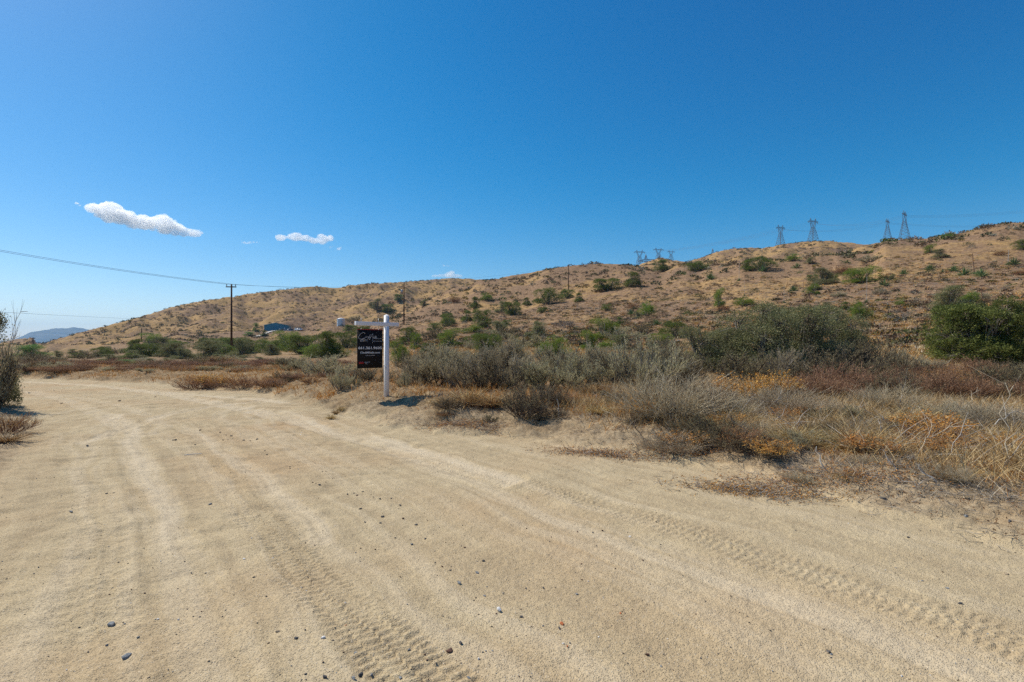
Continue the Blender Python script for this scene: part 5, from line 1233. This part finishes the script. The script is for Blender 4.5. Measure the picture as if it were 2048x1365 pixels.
branch(1810, 915, 1905, 845, 0.2, 0.009, M['tan'], "tan branch slanting up to the right across the straw", 4)
branch(1800, 945, 1770, 905, 0.1, 0.008, M['pale'], "thin pale branch with a fork near the burrow", 3)
branch(2040, 975, 1996, 955, 0.1, 0.009, M['pale'], "pale crooked branch lying at the right edge", 2)
branch(1385, 820, 1330, 800, -0.1, 0.012, M['pale'], "white root like branch at the foot of the dry fan", 5)
branch(1470, 838, 1560, 795, 0.3, 0.008, M['pale'], "long thin white branch right of the dry fan", 3)
branch(1265, 850, 1200, 818, 0.3, 0.007, M['tan'], "long straw stalk lying across the bank", 2)
branch(1290, 880, 1258, 838, 0.2, 0.007, M['darktwig'], "dark crooked twig on the bank below the dry fan", 4)
branch(1900, 840, 1960, 780, 0.2, 0.008, M['tan'], "tan stalk crossing in front of the buckwheat band", 3)
branch(1940, 880, 2040, 820, 0.3, 0.008, M['pale'], "pale stalk slanting right near the right edge", 3)
branch(1730, 905, 1640, 880, 0.2, 0.008, M['pale'], "bleached stalk slanting left at the front of the straw", 3)

# stones
def rock_arr(seed, sub=2, sharp=0.25, flat=0.65):
    R = np.random.default_rng(seed); k = 2 ** sub + 1; V = []; Q = []
    u = np.linspace(-1, 1, k); n0 = 0
    for ax in range(3):
        for s_ in (-1, 1):
            A, C = np.meshgrid(u, u, indexing='ij'); W = np.full_like(A, s_); o = [None] * 3; o[ax] = W; o[(ax + 1) % 3] = A; o[(ax + 2) % 3] = C
            P = np.stack(o, -1).reshape(-1, 3); P = nrm(P * (1 + 0.25 * P * P)); V.append(P)
            i, j = np.meshgrid(np.arange(k - 1), np.arange(k - 1), indexing='ij'); b = (i * k + j).ravel() + n0
            q = np.stack([b, b + k, b + k + 1, b + 1], 1); Q.append(q if s_ > 0 else q[:, ::-1]); n0 += k * k
    V = np.concatenate(V); Q = np.concatenate(Q)
    for _ in range(11):                                 # cleave flat faces
        d = rdir(1, R)[0]; h = R.uniform(0.35, 0.7); t = V @ d; V = np.where((t > h)[:, None], V - (t - h)[:, None] * d * 0.9, V)
    V = V * (1 + 0.08 * np.sin(V @ rdir(1, R)[0] * 5 + 1)[:, None]); V = V * np.array([1, R.uniform(0.6, 0.85), flat]) * 0.5
    return V, Q, R.random(len(Q))
ROCKS = [rock_arr(s, 3) for s in range(6)]
def stone_mat(name, a, b):
    m, t = mat(name); g = N(t, "ShaderNodeTexCoord"); oi = N(t, "ShaderNodeObjectInfo")
    n = noise(t, g.outputs['Object'], 3.5, 6, 0.75); c = mixc(t, ramp(t, n, [(0.35, 0.0), (0.65, 1.0)]), a, b)
    bsdf(t, c, 0.75, 0, 0.3, bumpn(t, n, 0.4, 0.05)); return m
SM = {'dark': stone_mat("dark_grey_stone", (0.035, 0.035, 0.04), (0.13, 0.125, 0.12)), 'grey': stone_mat("grey_stone", (0.13, 0.14, 0.145), (0.32, 0.33, 0.33)), 'white': stone_mat("white_quartz", (0.60, 0.58, 0.54), (0.82, 0.80, 0.77)),
      'brown': stone_mat("red_brown_stone", (0.05, 0.028, 0.02), (0.20, 0.10, 0.065)), 'orange': stone_mat("orange_brick_chip", (0.40, 0.10, 0.03), (0.60, 0.20, 0.07)), 'tan': stone_mat("tan_stone", (0.30, 0.22, 0.14), (0.42, 0.34, 0.24)),
      'blue': plain("blue_plastic", (0.01, 0.22, 0.60), 0.4)}
RM = {}
def stone(px, py, w, kind, label, group=None, v=None, name="stone", cat="stone", flat=1.0, sq=1.0):
    x, y, z = hit(px, py, 1.5); z = float(surf([x], [y])[0]); s = w / F * y; R = np.random.default_rng(int(px * 7 + py)); v = int(R.integers(6)) if v is None else v
    if (v, kind) not in RM:
        V, Q, c = ROCKS[v]; RM[(v, kind)] = mesh_np("stone", V, Q, None, [SM[kind]])
    o = link(name, RM[(v, kind)]); o.location = (x, y, z + s * 0.09 * flat); o.rotation_euler = (R.uniform(-0.2, 0.2), R.uniform(-0.2, 0.2), R.uniform(0, 6.3)); o.scale = (s, s * sq, s * flat)
    put(o, label, cat, group); return o
for a in [(225, 1243, 20, 'grey', "grey angular stone on the sand near the lower left, left of two"), (254, 1308, 22, 'grey', "pointed grey green stone with a long shadow in the lower left corner"), (554, 1266, 12, 'tan', "pinkish tan stone left of the dark one at the bottom"),
          (591, 1280, 12, 'dark', "dark stone just right of the pinkish tan one"), (646, 1281, 11, 'white', "white chip between the tyre track and the dark stone"), (650, 1359, 15, 'dark', "dark stone cut by the bottom edge left of the tyre track"),
          (142, 1025, 11, 'grey', "blue grey stone alone on the left part of the road"), (489, 1120, 7, 'white', "white chip beside the tyre track, left one of two"), (555, 1128, 6, 'white', "white chip inside the tyre track"),
          (507, 1157, 8, 'dark', "small dark stone left of the tyre track at mid height"), (315, 1235, 7, 'white', "white sliver right of the grey angular stone"), (357, 1234, 7, 'white', "white chip farther right of the grey angular stone"),
          (214, 1283, 9, 'grey', "flat grey stone above the pointed grey green one"), (421, 1006, 9, 'grey', "small blue grey stone left of the upper tyre track"),
          (766, 1033, 10, 'dark', "dark stone at the right end of the scattered group on the crown of the road"), (720, 1020, 9, 'dark', "dark stone at the left of the scattered group on the crown"), (806, 1039, 7, 'brown', "brown stone right below the scattered group"),
          (833, 1050, 9, 'dark', "dark double stone below the scattered group"), (823, 1087, 9, 'grey', "grey stone below the dark double stone"), (954, 1144, 12, 'grey', "upright grey blue stone in the middle of the road"),
          (918, 1169, 14, 'grey', "pale blue grey stone below the upright one"), (966, 1121, 8, 'dark', "dark stone above the upright grey blue one"), (930, 1095, 7, 'brown', "brown stone above the middle of the road"),
          (1052, 1172, 8, 'dark', "dark stone right of the middle, left one of a pair"), (1087, 1172, 8, 'dark', "dark stone right of the middle, right one of a pair"), (1153, 1185, 9, 'grey', "grey stone right of the pair of dark stones"),
          (998, 1223, 18, 'white', "long white chip on the road below the middle"), (1042, 1234, 11, 'dark', "dark green stone right of the long white chip"), (1125, 1248, 12, 'orange', "orange brick chip beside a dark stone"),
          (1119, 1256, 11, 'dark', "dark stone touching the orange brick chip"), (901, 1306, 20, 'brown', "largest red brown rock at the bottom of the road"), (921, 1293, 14, 'dark', "dark rough rock behind the largest red brown one"),
          (817, 1300, 12, 'grey', "grey stone left of the red brown rock"), (957, 1323, 9, 'white', "white pebble right of the red brown rock"), (723, 1349, 16, 'dark', "dark banded stone at the bottom edge inside the tyre track"),
          (744, 1349, 10, 'grey', "small pale grey stone right of the dark banded one"), (707, 1361, 14, 'grey', "pale stone cut by the bottom edge inside the tyre track"), (800, 1355, 10, 'grey', "pale pebble at the bottom edge right of the tyre track"),
          (711, 1305, 14, 'grey', "flat pale green stone in the tyre track"), (937, 1358, 13, 'grey', "grey stone at the bottom edge below the white pebble"), (1260, 1071, 8, 'white', "white round chip alone on the right part of the road"),
          (1294, 1308, 11, 'brown', "brown and orange stone at the bottom right of the middle"), (1241, 1228, 7, 'orange', "small orange chip right of the brick chip"), (968, 1190, 8, 'grey', "grey pebble below the pale blue grey stone"),
          (1322, 1332, 8, 'grey', "blue grey pebble near the bottom right of the middle"), (1135, 1296, 8, 'orange', "small orange chip below the brick chip"), (1657, 1303, 13, 'dark', "black stone alone at the bottom right"),
          (1920, 1210, 10, 'dark', "dark stone at the right side of the road, lower one"), (1893, 1179, 8, 'grey', "blue grey chip above the dark stone at the right"), (1932, 1036, 11, 'grey', "grey blue stone near the right edge"),
          (2021, 1046, 13, 'dark', "dark flat stone at the right edge of the sand"), (1816, 1075, 9, 'dark', "dark stone in front of the burrow"), (692, 1251, 6, 'orange', "tiny orange chip left of the tyre track foot"),
          (1768, 999, 14, 'dark', "dark stone at the mouth of the burrow on the right bank"), (2012, 1146, 9, 'tan', "pale tan pebble near the right edge")]:
    stone(*a)
stone(1355, 889, 8, 'blue', "scrap of bright blue plastic lying on the bank", None, 2, "plastic_scrap", "litter", 0.6)
stone(1353, 884, 5, 'orange', "tiny red scrap next to the blue plastic on the bank", None, 1, "plastic_scrap", "litter", 0.6)
R6 = np.random.default_rng(77)
for (px, py) in [(351, 879), (446, 879), (456, 879), (390, 887), (175, 891), (345, 880), (400, 862), (440, 866), (452, 869), (462, 872), (488, 880), (500, 881), (515, 879), (530, 902), (534, 906), (580, 938), (645, 945), (652, 943), (580, 935), (630, 928), (632, 968), (640, 970), (652, 965), (625, 966),
                 (695, 990), (707, 988), (715, 992), (725, 985), (742, 990), (746, 996), (760, 1000), (782, 998), (797, 1016), (800, 1010), (760, 1047), (730, 1045), (790, 1075), (820, 1076), (850, 1076), (870, 1125), (884, 1133), (901, 1140), (108, 782), (58, 786), (123, 808), (238, 803), (310, 795), (1155, 1062), (1205, 1062), (1186, 1064), (1285, 1118), (1300, 1130), (1053, 1058), (212, 985), (228, 984)]:
    stone(px, py, R6.uniform(3.5, 7.5), ['dark', 'dark', 'brown'][int(R6.integers(3))], "small dark stone lying loose on the sandy road", "small dark stones strewn on the road", name="small_stone")
# white stick on the left part of the road
x, y, z = hit(385, 911); g = G(); tubes(g, np.array([[[x - 0.09, y - 0.05, z + 0.012], [x, y, z + 0.016], [x + 0.10, y + 0.06, z + 0.012]]]), 0.008, 0.006, R6, 6, 1.0)
put(link("white_stick", g.mesh("white_stick", [M['pale']])), "short white stick lying on the left part of the road", "stick")
# pebbles and hillside stones
peb = [rock_arr(60 + s, 1, flat=0.7) for s in range(4)]; SML = [SM['dark'], SM['grey'], SM['tan'], SM['white'], SM['brown']]
x, y = field(3000, 2.2, 11, lambda x, y: 0.55 + 0.45 * pat(x, y, 0.9, 241)); s = R5.uniform(0.3, 1.0, len(x)) ** 2.6 * 0.018 + 0.003
scatter("pebbles", peb, x, y, s, s * 0.8, R5, SML, "pebbles in the sand", 0.15, R5.choice(5, len(x), p=[0.16, 0.17, 0.47, 0.08, 0.12]))
x, y = many(5200, 24, 120, R4, 1.2, lambda x, y: x / y > -0.35); s = R4.uniform(0.2, 1, len(x)) ** 2 * 0.32 + 0.05
scatter("hillside_stones", peb, x, y, s, s * 0.7, R4, SML, "stones strewn over the near slope", 0.1, R4.choice(5, len(x), p=[0.15, 0.2, 0.35, 0.02, 0.28]))
# clods and crumbs of litter on the bank
x, y = field(26000, 3.6, 18, lambda x, y: onb(x, y) * (1 - sstep(-0.60, -0.9, x / y)) * (0.3 + 0.7 * pat(x, y, 1.4, 251)))
g = G(); n = len(x); zz = surf(x, y); C = np.repeat(np.stack([x, y, zz + 0.004], 1), 5, 0) + R5.normal(size=(n * 5, 3)) * np.array([0.015, 0.015, 0.004]); leaves(g, C, rdir(n * 5, R5), R5.uniform(0.010, 0.024, n * 5), 0.010, R5)
rustm = leaf_mat("rust_litter", [(0, (0.09, 0.04, 0.02)), (0.6, (0.22, 0.10, 0.04)), (1, (0.38, 0.24, 0.11))], trans=0)
put(link("leaf_litter", g.mesh("leaf_litter", [rustm])), "rust coloured leaf litter on the bank", kind='stuff')

# ------------------------------------------------------------------ clouds
def cloud_mat():
    m, t = mat("cloud_vapour"); v = N(t, "ShaderNodeVolumePrincipled"); v.inputs['Color'].default_value = (1, 1, 1, 1); v.inputs['Anisotropy'].default_value = 0.52
    v.inputs['Density'].default_value = 0.013; o = N(t, "ShaderNodeOutputMaterial"); L(t, v.outputs[0], o.inputs['Volume']); m.cycles.homogeneous_volume = True; return m
CM = cloud_mat()
def ball(n=20):
    k = n + 1; V = []; Q = []
    th = np.linspace(0, math.pi, k)[:, None]; ph = (np.arange(2 * n) * math.pi / n)[None, :]
    V = np.stack([np.sin(th) * np.cos(ph), np.sin(th) * np.sin(ph), np.cos(th) * np.ones_like(ph)], -1).reshape(-1, 3)
    i, j = np.meshgrid(np.arange(n), np.arange(2 * n), indexing='ij'); j2 = (j + 1) % (2 * n); w = 2 * n
    return V, np.stack([i * w + j, (i + 1) * w + j, (i + 1) * w + j2, i * w + j2], -1).reshape(-1, 4)
BV, BQ = ball()
def cloud(outline, lb, sd, n):
    """outline: (px, py, half height) stations along the cloud; puffs of vapour fill it"""
    D = 8000.0; R = np.random.default_rng(sd); O = np.array(outline, float); g = G()
    c0 = O.mean(0); X0 = np.array([(c0[0] - CX) / F * D, D, zof(D, c0[1])])
    for k in range(n):
        u = R.random() * (len(O) - 1); i = int(u); f = u - i; px, py, hh = O[i] * (1 - f) + O[i + 1] * f
        q = R.uniform(-0.7, 0.7); rad = hh * R.uniform(0.22, 0.66) * (1.2 - 0.75 * abs(q)); py = py + q * hh
        P = np.array([(px + R.normal() * hh * 0.25 - CX) / F * D, D + R.normal() * hh * 1.5, zof(D, py)]) - X0; r = rad / F * D
        V = BV * (1 + 0.30 * perlin(BV[:, 0] * 1.8 + k, BV[:, 1] * 2.2 + BV[:, 2] * 1.7, sd)[:, None] + 0.14 * perlin(BV[:, 0] * 5 + k, BV[:, 2] * 6 + BV[:, 1] * 5, sd + 1)[:, None])
        g.add(V * r * np.array([1.5, 1.2, 0.85]) + P, BQ, np.zeros(len(BQ)))
    V, Q, c = g.arrays(); o = link("cloud", mesh_np("cloud_puffs", V, Q, None, [CM], True)); md = o.modifiers.new("fuse", 'REMESH'); md.mode = 'VOXEL'; md.voxel_size = 3.0; md.use_smooth_shade = True
    bpy.context.view_layer.update(); me = bpy.data.meshes.new_from_object(o.evaluated_get(bpy.context.evaluated_depsgraph_get())); bpy.data.objects.remove(o)
    me.name = "cloud"; me.materials.clear(); me.materials.append(CM); o = link("cloud", me, None, tuple(X0)); put(o, lb, "cloud")
cloud([(174, 412, 4), (192, 418, 13), (222, 425, 21), (250, 434, 21), (275, 444, 15), (305, 446, 19), (335, 451, 20), (358, 460, 14), (376, 465, 8), (390, 467, 9), (404, 468, 5)], "largest white cloud low in the sky on the left", 1, 150)
cloud([(150, 406, 2), (156, 408, 4), (162, 412, 2)], "tiny wisp at the left tip of the largest cloud", 2, 10)
cloud([(577, 474, 5), (592, 474, 10), (615, 479, 7), (632, 483, 7), (648, 478, 11), (662, 477, 6)], "white puffy cloud right of the largest one", 3, 110)
cloud([(551, 475, 3), (560, 476, 8), (569, 475, 5)], "small round cloud puff left of the middle cloud", 4, 30)
cloud([(482, 484, 3), (492, 486, 4), (505, 485, 2.5), (521, 486, 1.5)], "thin small cloud streak between the large and middle clouds", 5, 30)
cloud([(659, 495, 2), (665, 494, 3), (671, 495, 2)], "tiny upper cloud wisp below the middle cloud", 6, 12)
cloud([(672, 499, 2.5), (678, 498, 4), (685, 496, 2)], "tiny lower cloud wisp below the middle cloud", 7, 14)
cloud([(862, 553, 2.5), (875, 552, 4), (890, 551, 4), (902, 549, 8), (915, 552, 5), (927, 553, 2.5)], "white cloud just above the hill crest", 8, 80)
cloud([(884, 531, 2), (890, 532, 3), (899, 533, 2)], "tiny cloud wisp above the crest cloud", 9, 12)

# dry grass tufts on the slopes
x, y = many(48000, 24, 150, R4, 1.0, lambda x, y: (x / y > -0.5) | (y > 60)); n = len(x)
tuftA = []
for s_ in range(4):
    R = np.random.default_rng(500 + s_); g = G(); d = rdir(14, R); d[:, 2] = np.abs(d[:, 2]) + 0.6; d = nrm(d)
    leaves(g, R.normal(size=(14, 3)) * np.array([0.25, 0.25, 0]), d, R.uniform(0.5, 1.0, 14), 0.10, R); tuftA.append(g.arrays())
s = R4.uniform(0.12, 0.42, n)
scatter("slope_grass", tuftA, x, y, s, s * 0.9, R4, [M['straw'], M['gold'], M['tan']], "dry grass tufts on the slopes", 0.0, R4.choice(3, n, p=[0.5, 0.25, 0.25]))
